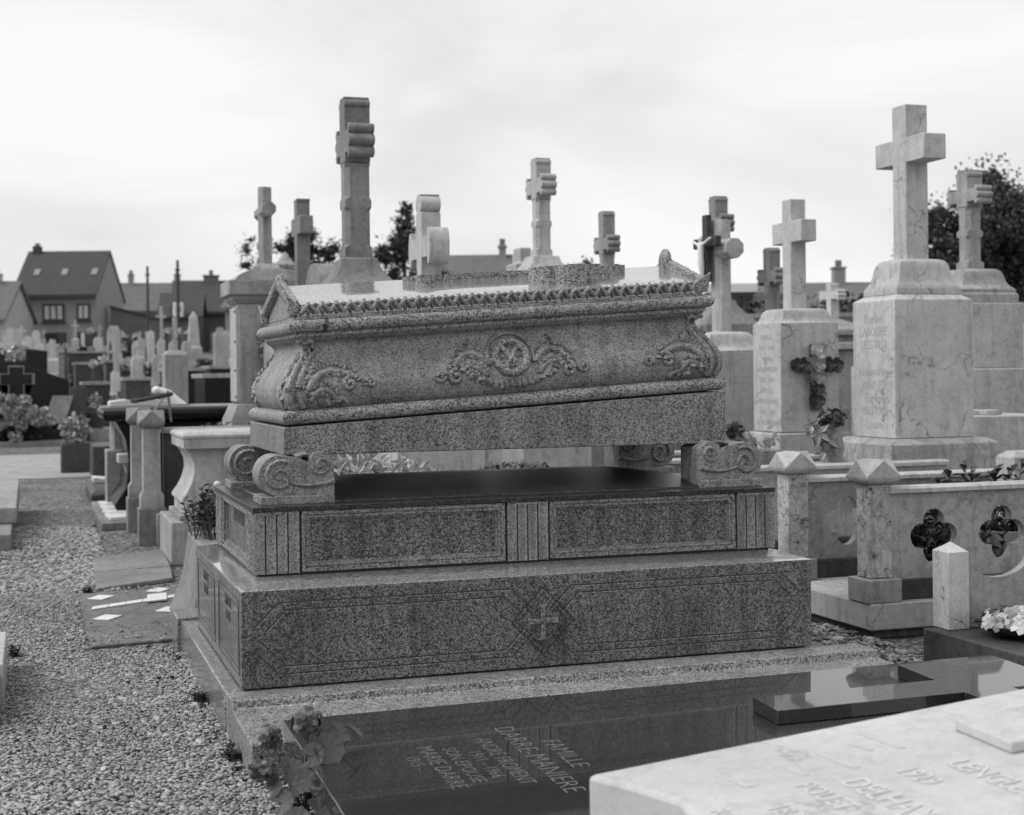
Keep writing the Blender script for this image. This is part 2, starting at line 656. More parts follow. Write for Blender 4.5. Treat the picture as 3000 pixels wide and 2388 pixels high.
def quatrefoil(cx, cz, size, n=48):
    """four-lobed outline, overall width = size"""
    d = size * 0.27
    a_ = size / 2 - d
    pts = []
    for i in range(n):
        th = 2 * PI * i / n
        ph = (th + PI / 4) % (PI / 2) - PI / 4
        rr = d * math.cos(ph) + math.sqrt(max(a_ * a_ - (d * math.sin(ph)) ** 2, 0.0))
        pts.append((cx + rr * math.cos(th), cz + rr * math.sin(th)))
    return pts


def cross_poly(w, h, span, az, ah, style='plain'):
    """outline of an upright cross in (y,z); z from 0 to h; arms centred on az, ah high"""
    hw, a = w / 2, ah / 2
    right = [(hw, 0)]
    if style == 'plain':
        right += [(hw, az - a), (span / 2, az - a), (span / 2, az + a), (hw, az + a), (hw, h)]
        top = []
    elif style == 'lobed':
        r = a * 0.42
        ye = span / 2 - r * 1.3
        right += [(hw, az - a * 0.7), (ye - r * 0.3, az - a * 0.7), (ye - r * 0.3, az - a * 1.05)]
        right += [(ye + r * math.cos(t), az - a * 0.72 + r * 0.8 * math.sin(t)) for t in np.linspace(-PI * 0.5, PI * 0.38, 6)]
        right += [(ye + r * 0.35 + r * math.cos(t), az + r * 0.85 * math.sin(t)) for t in np.linspace(-PI * 0.4, PI * 0.4, 6)]
        right += [(ye + r * math.cos(t), az + a * 0.72 + r * 0.8 * math.sin(t)) for t in np.linspace(-PI * 0.38, PI * 0.5, 6)]
        right += [(ye - r * 0.3, az + a * 1.05), (ye - r * 0.3, az + a * 0.7), (hw, az + a * 0.7)]
        # top: roll moulding and small cap
        t0 = h - w * 0.42
        right += [(hw, t0)]
        right += [(hw + w * 0.09 * math.cos(t), t0 + w * 0.14 + w * 0.14 * math.sin(t)) for t in np.linspace(-PI * 0.5, PI * 0.5, 6)]
        right += [(hw * 0.82, h - w * 0.14), (hw * 0.82, h)]
        top = []
    elif style == 'round':
        rr = a * 1.0
        ye = span / 2 - rr * 0.5
        right += [(hw, az - a * 0.62), (ye - rr * 0.25, az - a * 0.62)]
        right += [(ye + rr * 0.5 * math.cos(t), az + rr * math.sin(t) * 1.12) for t in np.linspace(-PI * 0.55, PI * 0.55, 14)]
        right += [(ye - rr * 0.25, az + a * 0.62), (hw, az + a * 0.62), (hw, h - w * 0.95)]
        right += [(w * 0.42 * math.cos(t) + hw * 0.35, h - w * 0.5 + w * 0.42 * math.sin(t)) for t in np.linspace(-PI * 0.4, PI * 0.42, 9)]
        right += [(hw * 0.7, h - w * 0.06), (hw * 0.7, h)]
        top = []
    elif style == 'octa':
        c = a * 0.45
        right += [(hw, az - a), (span / 2 - 0.001, az - a), (span / 2, az - a + c), (span / 2, az + a - c), (span / 2 - 0.001, az + a), (hw, az + a), (hw, h)]
        top = []
    elif style == 'capped':
        right += [(hw, az - a), (span / 2, az - a), (span / 2, az + a), (hw, az + a), (hw, h - w * 0.28), (hw * 1.35, h - w * 0.12), (hw * 1.35, h)]
        top = []
    left = [(-y, z) for (y, z) in reversed(right)]
    return right + top + left


def leaf_cloud(m, c, rad, n, size, flat=0.4, seed=None, soft=False):
    """n small separate leaves spread in an ellipsoid"""
    r_ = rng if seed is None else np.random.default_rng(seed)
    u = r_.normal(size=(n, 3))
    u /= np.linalg.norm(u, axis=1)[:, None]
    u *= (np.abs(r_.normal(0, 0.75, n)) if soft else r_.random(n) ** 0.45)[:, None]
    C = np.array(c) + u * np.array(rad)
    A = r_.normal(size=(n, 3))
    A /= np.linalg.norm(A, axis=1)[:, None]
    Bv = np.cross(A, r_.normal(size=(n, 3)))
    Bv /= np.linalg.norm(Bv, axis=1)[:, None]
    sz = size * (0.6 + 0.8 * r_.random(n))[:, None]
    m.quads(C, A * sz, Bv * sz * (1 - flat))
    return m


# ================================================================ SETTING
gm = M().add([(-400, -60, 0), (400, -60, 0), (400, 700, 0), (-400, 700, 0)], [(0, 1, 2, 3)])
tag(single('ground', gm, 'gravel_ground', bevel=0, smooth=0), kind='structure')
# pale cross path far down the alley
gm = M().add([(-30, 19.5, 0.006), (3.2, 20.3, 0.006), (3.4, 27.0, 0.006), (-30, 25.5, 0.006)], [(0, 1, 2, 3)])
tag(single('cross_path', gm, 'path_sand', bevel=0, smooth=0), kind='structure')
# the old part of the cemetery climbs gently towards the houses
gm = M().add([(-80, 32, 0.004), (90, 32, 0.004), (90, 110, 4.13), (-80, 110, 4.13), (90, 400, 4.2), (-80, 400, 4.2)], [(0, 1, 2, 3), (3, 2, 4, 5)])
tag(single('grave_hillside', gm, 'far_ground', bevel=0, smooth=0), kind='structure')
gm = M().add([(0.9, 26.5, 0.010), (3.1, 26.5, 0.010), (3.3, 32, 0.014), (3.4, 47, 0.81), (1.9, 47, 0.81), (1.2, 32, 0.014)], [(0, 1, 2, 5), (5, 2, 3, 4)])
tag(single('sandy_path', gm, 'path_sand', bevel=0, smooth=0), kind='structure')


def gravel(name, regions, size, dens, label, seed, zoff=0.0, tone=(0.17, 0.58), zj=0.009):
    r_ = np.random.default_rng(seed)
    phi = (1 + 5 ** 0.5) / 2
    ico = np.array([(-1, phi, 0), (1, phi, 0), (-1, -phi, 0), (1, -phi, 0), (0, -1, phi), (0, 1, phi), (0, -1, -phi), (0, 1, -phi), (phi, 0, -1), (phi, 0, 1), (-phi, 0, -1), (-phi, 0, 1)], float)
    ico /= np.linalg.norm(ico[0])
    fc = np.array([(0, 11, 5), (0, 5, 1), (0, 1, 7), (0, 7, 10), (0, 10, 11), (1, 5, 9), (5, 11, 4), (11, 10, 2), (10, 7, 6), (7, 1, 8), (3, 9, 4), (3, 4, 2), (3, 2, 6), (3, 6, 8), (3, 8, 9), (4, 9, 5), (2, 4, 11), (6, 2, 10), (8, 6, 7), (9, 8, 1)])
    P = []
    for (x0, x1, y0, y1) in regions:
        k = int((x1 - x0) * (y1 - y0) * dens)
        P.append(np.stack([r_.uniform(x0, x1, k), r_.uniform(y0, y1, k)], 1))
    P = np.concatenate(P)
    n = len(P)
    s0 = size * (0.4 + 0.6 * r_.random(n) + 1.3 * (r_.random(n) > 0.95) * r_.random(n) ** 2)
    V = ico[None] * (1 + r_.uniform(-0.28, 0.28, (n, 12, 1)))
    V = V * np.stack([s0 * r_.uniform(0.8, 1.35, n), s0 * r_.uniform(0.6, 1.0, n), s0 * r_.uniform(0.28, 0.55, n)], 1)[:, None, :]
    th = r_.uniform(0, 2 * PI, n)
    tl = r_.normal(0, 0.35, n)
    ca, sa = np.cos(tl)[:, None], np.sin(tl)[:, None]
    y = V[:, :, 1] * ca - V[:, :, 2] * sa
    z = V[:, :, 1] * sa + V[:, :, 2] * ca
    ct, st = np.cos(th)[:, None], np.sin(th)[:, None]
    X = V[:, :, 0] * ct - y * st + P[:, 0:1]
    Y = V[:, :, 0] * st + y * ct + P[:, 1:2]
    low = 0.012 * np.sin(P[:, 0] * 3.1 + 1) * np.sin(P[:, 1] * 1.7)
    Z = z + (r_.random(n) * zj + low * (zoff == 0) + 0.004 + zoff)[:, None]
    co = np.stack([X, Y, Z], 2).reshape(-1, 3)
    F = (fc[None] + (np.arange(n) * 12)[:, None, None]).reshape(-1, 3)
    me = bpy.data.meshes.new(name)
    me.vertices.add(len(co))
    me.vertices.foreach_set('co', co.astype(np.float32).ravel())
    me.loops.add(F.size)
    me.loops.foreach_set('vertex_index', F.astype(np.int32).ravel())
    me.polygons.add(len(F))
    me.polygons.foreach_set('loop_start', np.arange(0, F.size, 3, dtype=np.int32))
    me.polygons.foreach_set('loop_total', np.full(len(F), 3, np.int32))
    me.update(calc_edges=True)
    t0 = tone[0] + (tone[1] - tone[0]) * np.clip(r_.beta(2.2, 2.6, n), 0, 1)
    patch = 0.5 + 0.5 * np.sin(P[:, 0] * 2.3 + 1.3 * np.sin(P[:, 1] * 0.9)) * np.sin(P[:, 1] * 1.25 + 0.8 * np.sin(P[:, 0] * 3.1))
    t0 = t0 * (0.74 + 0.36 * patch) * np.where(r_.random(n) > 0.965, 0.4, 1.0)
    at = me.color_attributes.new('tone', 'FLOAT_COLOR', 'POINT')
    cols = np.ones((n, 12, 4), np.float32)
    cols[:, :, :3] = t0[:, None, None]
    at.data.foreach_set('color', cols.ravel())
    me.materials.append(MAT['pebble'])
    o = bpy.data.objects.new(name, me)
    COL.objects.link(o)
    return tag(o, label, 'gravel', kind='stuff')


gravel('alley_gravel', [(-0.75, 0.66, 3.7, 7.2), (0.6, 0.78, 3.7, 4.72), (-0.75, 0.24, 7.2, 9.3)], 0.0100, 9300, 'loose pale gravel covering the alley beside the granite tomb', 3)
gravel('strayed_gravel', [(0.22, 0.66, 7.28, 7.9), (0.2, 0.62, 7.3, 7.45), (0.16, 0.3, 7.9, 9.1), (0.3, 0.8, 8.95, 9.2)], 0.009, 420, 'stray gravel scattered over the edges of the mosaic plot', 6, zoff=0.018)
gravel('far_alley_gravel', [(-0.9, 0.5, 9.2, 13.6)], 0.019, 1900, 'loose gravel further along the alley past the white mosaic cross', 4)
gravel('tomb_gap_gravel', [(3.02, 3.76, 4.72, 6.5), (3.0, 3.4, 4.7, 5.3)], 0.019, 2600, 'coarse pebbles between the granite tomb and the quatrefoil railing', 5, tone=(0.12, 0.55), zj=0.02)

# ================================================================ THE GRANITE SARCOPHAGUS TOMB
TX0, TX1, TY0, TY1 = 0.703, 3.003, 5.308, 6.827
tomb = thing('granite_tomb', 'tall speckled granite tomb carrying a carved sarcophagus on four scroll feet', 'tomb', (1.85, 6.07, 0))
# footing stones
part(tomb, 'kerb_stone', M().box(0.646, 0.80, 5.343, 6.98, 0, 0.159), 'granite_shelf', 0.006)
part(tomb, 'kerb_stone', M().box(0.628, 0.80, 6.986, 7.26, 0, 0.172), 'granite_shelf', 0.006)
part(tomb, 'joint_bed', M().box(0.66, 0.79, 5.329, 5.344, 0, 0.15), 'trim_dark', 0)
part(tomb, 'footing_slab', M().prism([(4.70, 0), (5.33, 0), (5.33, 0.159), (5.168, 0.159), (5.160, 0.129), (4.70, 0.119)], 0.648, 3.22), 'granite_light', 0.005)
part(tomb, 'footing_slab', M().box(0.81, 3.10, 5.34, 6.95, 0, 0.150), 'granite_shelf', 0.005)
# base block with weathered top
part(tomb, 'base_block', M().loft([(TX0, TX1, TY0, TY1, 0.166), (TX0, TX1, TY0, TY1, 0.512)]), 'granite_dark', 0.003)
part(tomb, 'base_weathering', M().loft([(TX0, TX1, TY0, TY1, 0.5125), (TX0, TX1, TY0, TY1, 0.517), (TX0 + 0.073, TX1 - 0.075, TY0 + 0.164, TY1 - 0.165, 0.543)]), 'granite_polished', 0.001)
part(tomb, 'joint_bed', M().box(TX0 + 0.02, TX1 - 0.02, TY0 + 0.02, TY1 - 0.02, 0.15, 0.167), 'trim_dark', 0)


def line_boxes(m, segs, y, w=0.0035, d=0.0014):
    """thin engraved fillets on a -Y face, segs in (x,z)"""
    for (x0, z0, x1, z1) in segs:
        dx, dz = x1 - x0, z1 - z0
        L = math.hypot(dx, dz)
        nx, nz = -dz / L * w / 2, dx / L * w / 2
        p = [(x0 + nx, z0 + nz), (x0 - nx, z0 - nz), (x1 - nx, z1 - nz), (x1 + nx, z1 + nz)]
        m.prism(p, y - d, y + 0.001, 'y')
    return m


def octo_panel(x0, x1, z0, z1, c):
    q = [(x0 + c, z0), (x1 - c, z0), (x1, z0 + c), (x1, z1 - c), (x1 - c, z1), (x0 + c, z1), (x0, z1 - c), (x0, z0 + c)]
    return q


def bracket(xa, xb, zt, zb, c):
    """double rule with splayed ends: top and bottom lines plus the short diagonals"""
    s = [(xa, zt, xb, zt), (xa, zb, xb, zb)]
    s += [(xa, zt, xa - c, zt - c), (xb, zt, xb + c, zt - c), (xa, zb, xa - c, zb + c), (xb, zb, xb + c, zb + c)]
    return s


for (xa, xb) in ((0.835, 1.722), (1.962, 2.868)):
    for k, (dz, c) in enumerate(((0, 0.085), (0.028, 0.075))):
        m = line_boxes(M(), bracket(xa + dz, xb - dz, 0.47 - dz, 0.212 + dz, c), TY0, 0.0045)
        part(tomb, 'engraved_rule', m, 'trim_dark', 0, 0)
        m = line_boxes(M(), [(q[0] + 0.003, q[1] - 0.0045, q[2] + 0.003, q[3] - 0.0045) for q in bracket(xa + dz, xb - dz, 0.47 - dz, 0.212 + dz, c)], TY0, 0.0035, 0.0010)
        part(tomb, 'engraved_rule', m, 'granite_light', 0, 0)
lz = line_boxes(M(), [(1.846, 0.472, 1.972, 0.342), (1.972, 0.342, 1.846, 0.213), (1.846, 0.213, 1.72, 0.342), (1.72, 0.342, 1.846, 0.472)], TY0, 0.005)
lz = line_boxes(lz, [(1.846, 0.445, 1.946, 0.342), (1.946, 0.342, 1.846, 0.240), (1.846, 0.240, 1.746, 0.342), (1.746, 0.342, 1.846, 0.445)], TY0, 0.003)
part(tomb, 'engraved_lozenge', lz, 'trim_dark', 0, 0)
cz = [(1.838, 0.278), (1.825, 0.268), (1.867, 0.268), (1.856, 0.278), (1.856, 0.332), (1.9, 0.330), (1.908, 0.324), (1.908, 0.356), (1.9, 0.35), (1.856, 0.348), (1.856, 0.392), (1.865, 0.403), (1.829, 0.403), (1.838, 0.392), (1.838, 0.348), (1.794, 0.35), (1.785, 0.356), (1.785, 0.324), (1.794, 0.33), (1.838, 0.332)]
part(tomb, 'carved_cross', M().prism(cz, TY0 - 0.006, TY0 + 0.002, 'y'), 'granite', 0.003)


def line_boxes_x(m, segs, x, w=0.004, d=0.0016):
    for (y0, z0, y1, z1) in segs:
        dy, dz = y1 - y0, z1 - z0
        L = math.hypot(dy, dz)
        ny, nz = -dz / L * w / 2, dy / L * w / 2
        m.prism([(y0 + ny, z0 + nz), (y0 - ny, z0 - nz), (y1 - ny, z1 - nz), (y1 + ny, z1 + nz)], x - d, x + 0.001, 'x')
    return m


for (ya, yb, tx) in ((5.37, 5.98, 'LABBE'), (6.10, 6.74, 'WIART')):
    for dz in (0, 0.022):
        a0, a1, b0, b1 = ya + dz, yb - dz, 0.205 + dz, 0.475 - dz
        part(tomb, 'engraved_frame', line_boxes_x(M(), [(a0, b0, a1, b0), (a1, b0, a1, b1), (a1, b1, a0, b1), (a0, b1, a0, b0)], TX0, 0.003), 'engraving_dark', 0, 0)
    text_part(tomb, 'inscription', 'FAMILLE\n' + tx, 'engraving_dark', 0.055, (TX0 - 0.0012, (ya + yb) / 2, 0.36), (0, -1, 0), (0, 0, 1), 0.0008, 'CENTER', 0.9)

# middle tier: core, fluted pilasters, framed panels, hipped top
UX0, UX1, UY0, UY1 = 0.776, 2.928, 5.472, 6.662
part(tomb, 'tier_block', M().loft([(UX0 + 0.024, UX1 - 0.024, UY0 + 0.024, UY1 - 0.024, 0.556), (UX0 + 0.024, UX1 - 0.024, UY0 + 0.024, UY1 - 0.024, 0.782)]), 'granite_honed', 0)
part(tomb, 'joint_bed', M().box(UX0 + 0.02, UX1 - 0.02, UY0 + 0.02, UY1 - 0.02, 0.538, 0.557), 'trim_dark', 0)
part(tomb, 'tier_top', M().loft([(UX0 - 0.004, UX1 + 0.004, UY0 - 0.004, UY1 + 0.004, 0.7825), (UX0 - 0.004, UX1 + 0.004, UY0 - 0.004, UY1 + 0.004, 0.801), (UX0 + 0.075, UX1 - 0.075, UY0 + 0.075, UY1 - 0.075, 0.8055), (UX0 + 0.079, UX1 - 0.079, UY0 + 0.079, UY1 - 0.079, 0.812), (UX0 + 0.52, UX1 - 0.52, 6.02, 6.12, 0.872)]), 'granite_shaded', 0.002)  # near-black tone paints the shaded gap between the feet


def fluted(x0, x1, nf, depth, y):
    """plan outline with concave flutes on the -Y side"""
    w = (x1 - x0) / nf
    pts = [(x1, y + depth + 0.004), (x0, y + depth + 0.004), (x0, y)]
    gq = w * 0.06
    for i in range(nf):
        xa = x0 + w * i
        if i:
            pts += [(xa - gq, y + 0.002), (xa - gq * 0.7, y + depth), (xa + gq * 0.7, y + depth), (xa + gq, y + 0.002)]
        # each band is slightly hollowed
        pts += [(xa + w * q, y + 0.007 * math.sin((q - 0.14) / 0.72 * PI)) for q in np.linspace(0.14, 0.86, 6)]
    pts += [(x1, y)]
    return pts


for (xa, xb) in ((UX0, 0.944), (1.762, 1.930), (2.756, UX1)):
    part(tomb, 'fluted_pilaster', M().prism(fluted(xa, xb, 4, 0.021, UY0), 0.552, 0.782, 'z'), 'granite_body', 0)
    part(tomb, 'pilaster_cap', M().box(xa, xb, UY0 + 0.0005, UY0 + 0.0235, 0.772, 0.7821), 'granite_light', 0)
for (ya, yb) in ((UY0 + 0.016, UY0 + 0.20), (UY1 - 0.2, UY1)):
    pl = [(p[1], p[0]) for p in fluted(ya, yb, 5, 0.019, 0)]
    part(tomb, 'fluted_pilaster', M().prism([(UX0 + a_, b_) for a_, b_ in pl], 0.552, 0.782, 'z'), 'granite', 0)


def frame_y(m, x0, x1, z0, z1, w, y_out, y_in):
    """mitred moulded frame on a -Y face"""
    o = [(x0, z0), (x1, z0), (x1, z1), (x0, z1)]
    prof = [(0.0, y_in), (0.0, y_out), (w * 0.35, y_out), (w * 0.42, y_out + 0.006), (w * 0.62, y_out + 0.003), (w * 0.74, y_out + 0.004), (w * 0.76, y_out + 0.016), (w * 0.97, y_out + 0.017), (w, y_in)]
    rings = []
    for (dx, y) in prof:
        rings.append([(x0 + dx, y, z0 + dx), (x1 - dx, y, z0 + dx), (x1 - dx, y, z1 - dx), (x0 + dx, y, z1 - dx)])
    return m.rings(rings, False)


for (xa, xb) in ((0.953, 1.752), (1.938, 2.748)):
    part(tomb, 'panel_frame', frame_y(M(), xa, xb, 0.555, 0.781, 0.036, UY0 + 0.001, UY0 + 0.0245), 'granite', 0, 0)
fr = frame_y(M(), 5.68, 6.455, 0.555, 0.781, 0.034, UX0 + 0.001, UX0 + 0.0245)
fr.v = [(y, x, z) for (x, y, z) in fr.v]
part(tomb, 'panel_frame', fr, 'granite', 0)
text_part(tomb, 'inscription', 'FAMILLE\nLOOTEN', 'engraving_dark', 0.075, (UX0 + 0.0225, 6.07, 0.69), (0, -1, 0), (0, 0, 1), 0.0008, 'CENTER', 1.0)

# scroll feet
FP = [(0.285, 0.0), (0.06, 0.0)] + arc(0.078, 0.078, 0.078, 258, 95, 12) + [(0.11, 0.150), (0.15, 0.143), (0.185, 0.128)] + arc(0.232, 0.118, 0.045, 165, 40, 6) + [(0.285, 0.135)]


def spiral(cx, cz, r0, turns, a0, sgn=1, n=26, r1=0.12):
    pts = []
    for i in range(n + 1):
        t = i / n
        r_ = r0 * (1 - t) + r0 * r1 * t
        th = a0 + sgn * 2 * PI * turns * t
        pts.append((cx + r_ * math.cos(th), cz + r_ * math.sin(th)))
    return pts


for (mir, fy0, fy1) in ((0, 5.54, 5.73), (1, 5.54, 5.73), (0, 6.42, 6.61), (1, 6.42, 6.61)):
    X = (lambda t: 0.807 + t) if not mir else (lambda t: 2.908 - t)
    m = M().prism([(X(p[0]), 0.834 + p[1]) for p in FP], fy0, fy1, 'y')
    foot = part(tomb, 'scroll_foot', m, 'granite_body', 0.006)
    m = M().box(min(X(0.0), X(0.285)) + (0.004 if not mir else 0), max(X(0.0), X(0.285)), fy0 - 0.008, fy1 + 0.008, 0.803, 0.835)
    part(foot, 'foot_plinth', m, 'granite_body', 0.003)
    m = M().tube([(X(p[0]), fy0 - 0.001, 0.834 + p[1]) for p in spiral(0.078, 0.074, 0.062, 1.6, R(60), 1)], [0.009] * 20 + [0.007] * 7, 6)
    part(foot, 'volute', m, 'granite_body', 0, 60)
    m = M().tube([(X(p[0]), fy0 - 0.001, 0.834 + p[1]) for p in spiral(0.236, 0.115, 0.038, 1.4, R(200), 1)], 0.007, 6)
    part(foot, 'volute', m, 'granite_body', 0, 60)
    sw = [(X(0.285 - 0.2 * t), fy0 - 0.001, 0.834 + 0.055 - 0.028 * math.sin(t * PI * 0.9) + 0.02 * t) for t in np.linspace(0, 1, 10)]
    part(foot, 'carved_leaf', M().tube(sw, [0.012 - 0.008 * abs(t) for t in np.linspace(0, 1, 10)], 6), 'granite_body', 0, 60)
    m = M()
    for k in range(5):
        m.ball((X(0.155 + 0.022 * k), fy0 + 0.06, 0.834 + 0.148 + 0.006 * math.sin(k * 2.0)), (0.016, 0.05, 0.012), 7, 5, jit=0.3)
    part(foot, 'carved_crest', m, 'granite_body', 0, 60)['kind'] = 'stuff'

# sarcophagus: everything above the feet rises towards the head (right) end
PX0, PX1, PY0, PY1 = 0.913, 2.780, 5.613, 6.527
SH = 0.0605


def sheared(m):
    m.v = [(x, y, z + SH * (x - PX0)) for (x, y, z) in m.v]
    return m


def rect(inset, z):
    return (PX0 + inset, PX1 - inset, PY0 + inset, PY1 - inset, z)


m = M().loft([(PX0, PX1, PY0, PY1, 0.984), (PX0, PX1, PY0, PY1, 1.091)])
m.v = [(x, y, z + (SH * (x - PX0) if z > 1.0 else 0)) for (x, y, z) in m.v]
part(tomb, 'wedge_plinth', m, 'granite', 0.004)


def torus_levels(zb, zt, i_out, i_in, n=9):
    c, r_ = (zb + zt) / 2, (zt - zb) / 2
    return [rect(i_in, zb)] + [rect(i_out + r_ - r_ * math.cos(t), c + r_ * math.sin(t)) for t in np.linspace(-PI / 2, PI / 2, n)] + [rect(i_in, zt)]


part(tomb, 'lower_moulding', sheared(M().loft(torus_levels(1.096, 1.152, -0.004, 0.05))), 'granite_light', 0)
BP = [(0.040, 1.148), (0.030, 1.158), (0.016, 1.178), (0.008, 1.205), (0.010, 1.24), (0.025, 1.275), (0.048, 1.31), (0.072, 1.345), (0.090, 1.375), (0.095, 1.395), (0.086, 1.412), (0.066, 1.426), (0.066, 1.434)]


def inset_at(z):
    for (i0, z0), (i1, z1) in zip(BP, BP[1:]):
        if z <= z1:
            return i0 + (i1 - i0) * max(0.0, (z - z0) / (z1 - z0))
    return BP[-1][0]


body = part(tomb, 'sarcophagus_body', sheared(M().loft([rect(inset_at(z), z) for z in np.linspace(1.148, 1.434, 30)])), 'granite_body', 0, 50)
part(tomb, 'cornice_fascia', sheared(M().loft([rect(0.058, 1.433), rect(0.058, 1.449)])), 'granite_light', 0.002)
part(tomb, 'cornice_moulding', sheared(M().loft(torus_levels(1.449, 1.499, 0.030, 0.075))), 'granite_light', 0)
part(tomb, 'cornice_fillet', sheared(M().loft([rect(0.068, 1.499), rect(0.068, 1.513)])), 'granite_light', 0.002)


def srf(x, zl, h=0.0):
    return (x, PY0 + inset_at(zl) - h, zl + SH * (x - PX0))


def rel(m, path, r, h=0.002, n=7):
    r = [q * 1.35 for q in r] if isinstance(r, (list, tuple)) else r * 1.35
    return m.tube([srf(x, z, h + 0.003) for (x, z) in path], r, n)


def bez(p0, p1, p2, p3, n=12):
    return [tuple((1 - t) ** 3 * p0[i] + 3 * (1 - t) ** 2 * t * p1[i] + 3 * (1 - t) * t * t * p2[i] + t ** 3 * p3[i] for i in (0, 1)) for t in np.linspace(0, 1, n)]


def frill(m, path, r, seed):
    """leafy lobes carved along both edges of a scroll"""
    r_ = random.Random(seed)
    for i in range(1, len(path) - 1):
        (x0, z0), (x1, z1) = path[i - 1], path[i + 1]
        L = math.hypot(x1 - x0, z1 - z0) or 1
        nx, nz = -(z1 - z0) / L, (x1 - x0) / L
        for sd in (-1, 1):
            q = r * r_.uniform(0.9, 1.5)
            x, z = path[i][0] + nx * sd * q, path[i][1] + nz * sd * q
            if 1.16 < z < 1.40:
                m.ball(srf(x, z, 0.002), (r * r_.uniform(0.6, 1.0), 0.009, r * r_.uniform(0.6, 1.0)), 6, 5, jit=0.7)
    return m


# central medallion
MX, MZ = 1.842, 1.303
m = M()
rel(m, [(MX + 0.098 * math.cos(t), MZ + 0.094 * math.sin(t)) for t in np.linspace(R(-20), R(200), 26)], 0.007, 0.0)
ring = part(body, 'medallion_ring', m, 'granite_body', 0, 60)
m = M()
rel(m, [(MX + 0.066 * math.cos(t), MZ - 0.004 + 0.064 * math.sin(t)) for t in np.linspace(0, 2 * PI, 33)], 0.013, 0.004)
part(body, 'medallion_ring', m, 'granite_light', 0, 60)
m = M()
for sg in (-1, 1):
    rel(m, [(MX + 0.05 * math.cos(R(45) * 1) * t * sg * 0.95, MZ - 0.006 + 0.046 * t) for t in np.linspace(-1, 1, 7)], 0.0085, 0.004, 6)
part(body, 'medallion_cross', m, 'granite_light', 0, 60)
m = M()
for (dx, dz) in ((0.0, 0.036), (0.034, -0.004), (-0.034, -0.004), (0.0, -0.042)):
    p = srf(MX + dx, MZ + dz, 0.001)
    m.ball(p, (0.012, 0.006, 0.011), 6, 5, jit=0.6)
part(body, 'medallion_rosette', m, 'granite_body', 0, 60)['kind'] = 'stuff'
m = M()
for t in np.linspace(-1, 1, 15):
    p = srf(MX + 0.17 * t, 1.232 - 0.042 * (1 - t * t), 0.002)
    m.ball(p, (0.018, 0.015, 0.019 - 0.005 * abs(t)), 7, 5, jit=0.8)
part(body, 'carved_garland', m, 'granite_body', 0, 60)['kind'] = 'stuff'

# acanthus scrolls left and right of the medallion
for sg in (-1, 1):
    q = lambda dx, dz: (MX + sg * dx, MZ + dz)
    m = M()
    rel(m, bez(q(0.10, -0.03), q(0.13, 0.03), q(0.20, 0.045), q(0.245, -0.03)), [0.007, 0.009, 0.011, 0.012, 0.012, 0.011, 0.010, 0.009, 0.009, 0.008, 0.008, 0.008])
    rel(m, [q(*p) for p in spiral(0.238, -0.068, 0.03, 1.3, R(100), -1)], 0.008)
    rel(m, [q(*p) for p in spiral(0.305, -0.062, 0.024, 1.3, R(150), 1)], 0.007)
    rel(m, bez(q(0.12, -0.06), q(0.15, -0.03), q(0.20, -0.02), q(0.21, -0.05), 8), 0.008)
    frill(m, bez(q(0.09, -0.04), q(0.13, 0.045), q(0.20, 0.055), q(0.25, -0.03), 16), 0.014, 5)
    frill(m, bez(q(0.11, -0.08), q(0.15, -0.02), q(0.19, -0.02), q(0.21, -0.06), 12), 0.013, 6)
    part(body, 'acanthus_scroll', m, 'granite_body', 0, 60)['kind'] = 'stuff'
    m = M()
    for (dx, dz, r_) in ((0.135, 0.01, 0.014), (0.165, 0.022, 0.015), (0.195, 0.018, 0.013), (0.14, -0.035, 0.018), (0.115, -0.065, 0.016), (0.175, -0.03, 0.012), (0.262, -0.03, 0.011), (0.155, -0.075, 0.018), (0.225, -0.02, 0.011), (0.182, 0.048, 0.010), (0.178, 0.062, 0.012), (0.168, 0.075, 0.008)):
        zz = MZ + dz + 0.004 * math.sin(dx * 90)
        m.ball(srf(MX + sg * dx, zz, 0.003), (r_, 0.014, r_ * 0.8), 7, 5, jit=0.9)
    part(body, 'acanthus_leaf', m, 'granite_body', 0, 60)['kind'] = 'stuff'

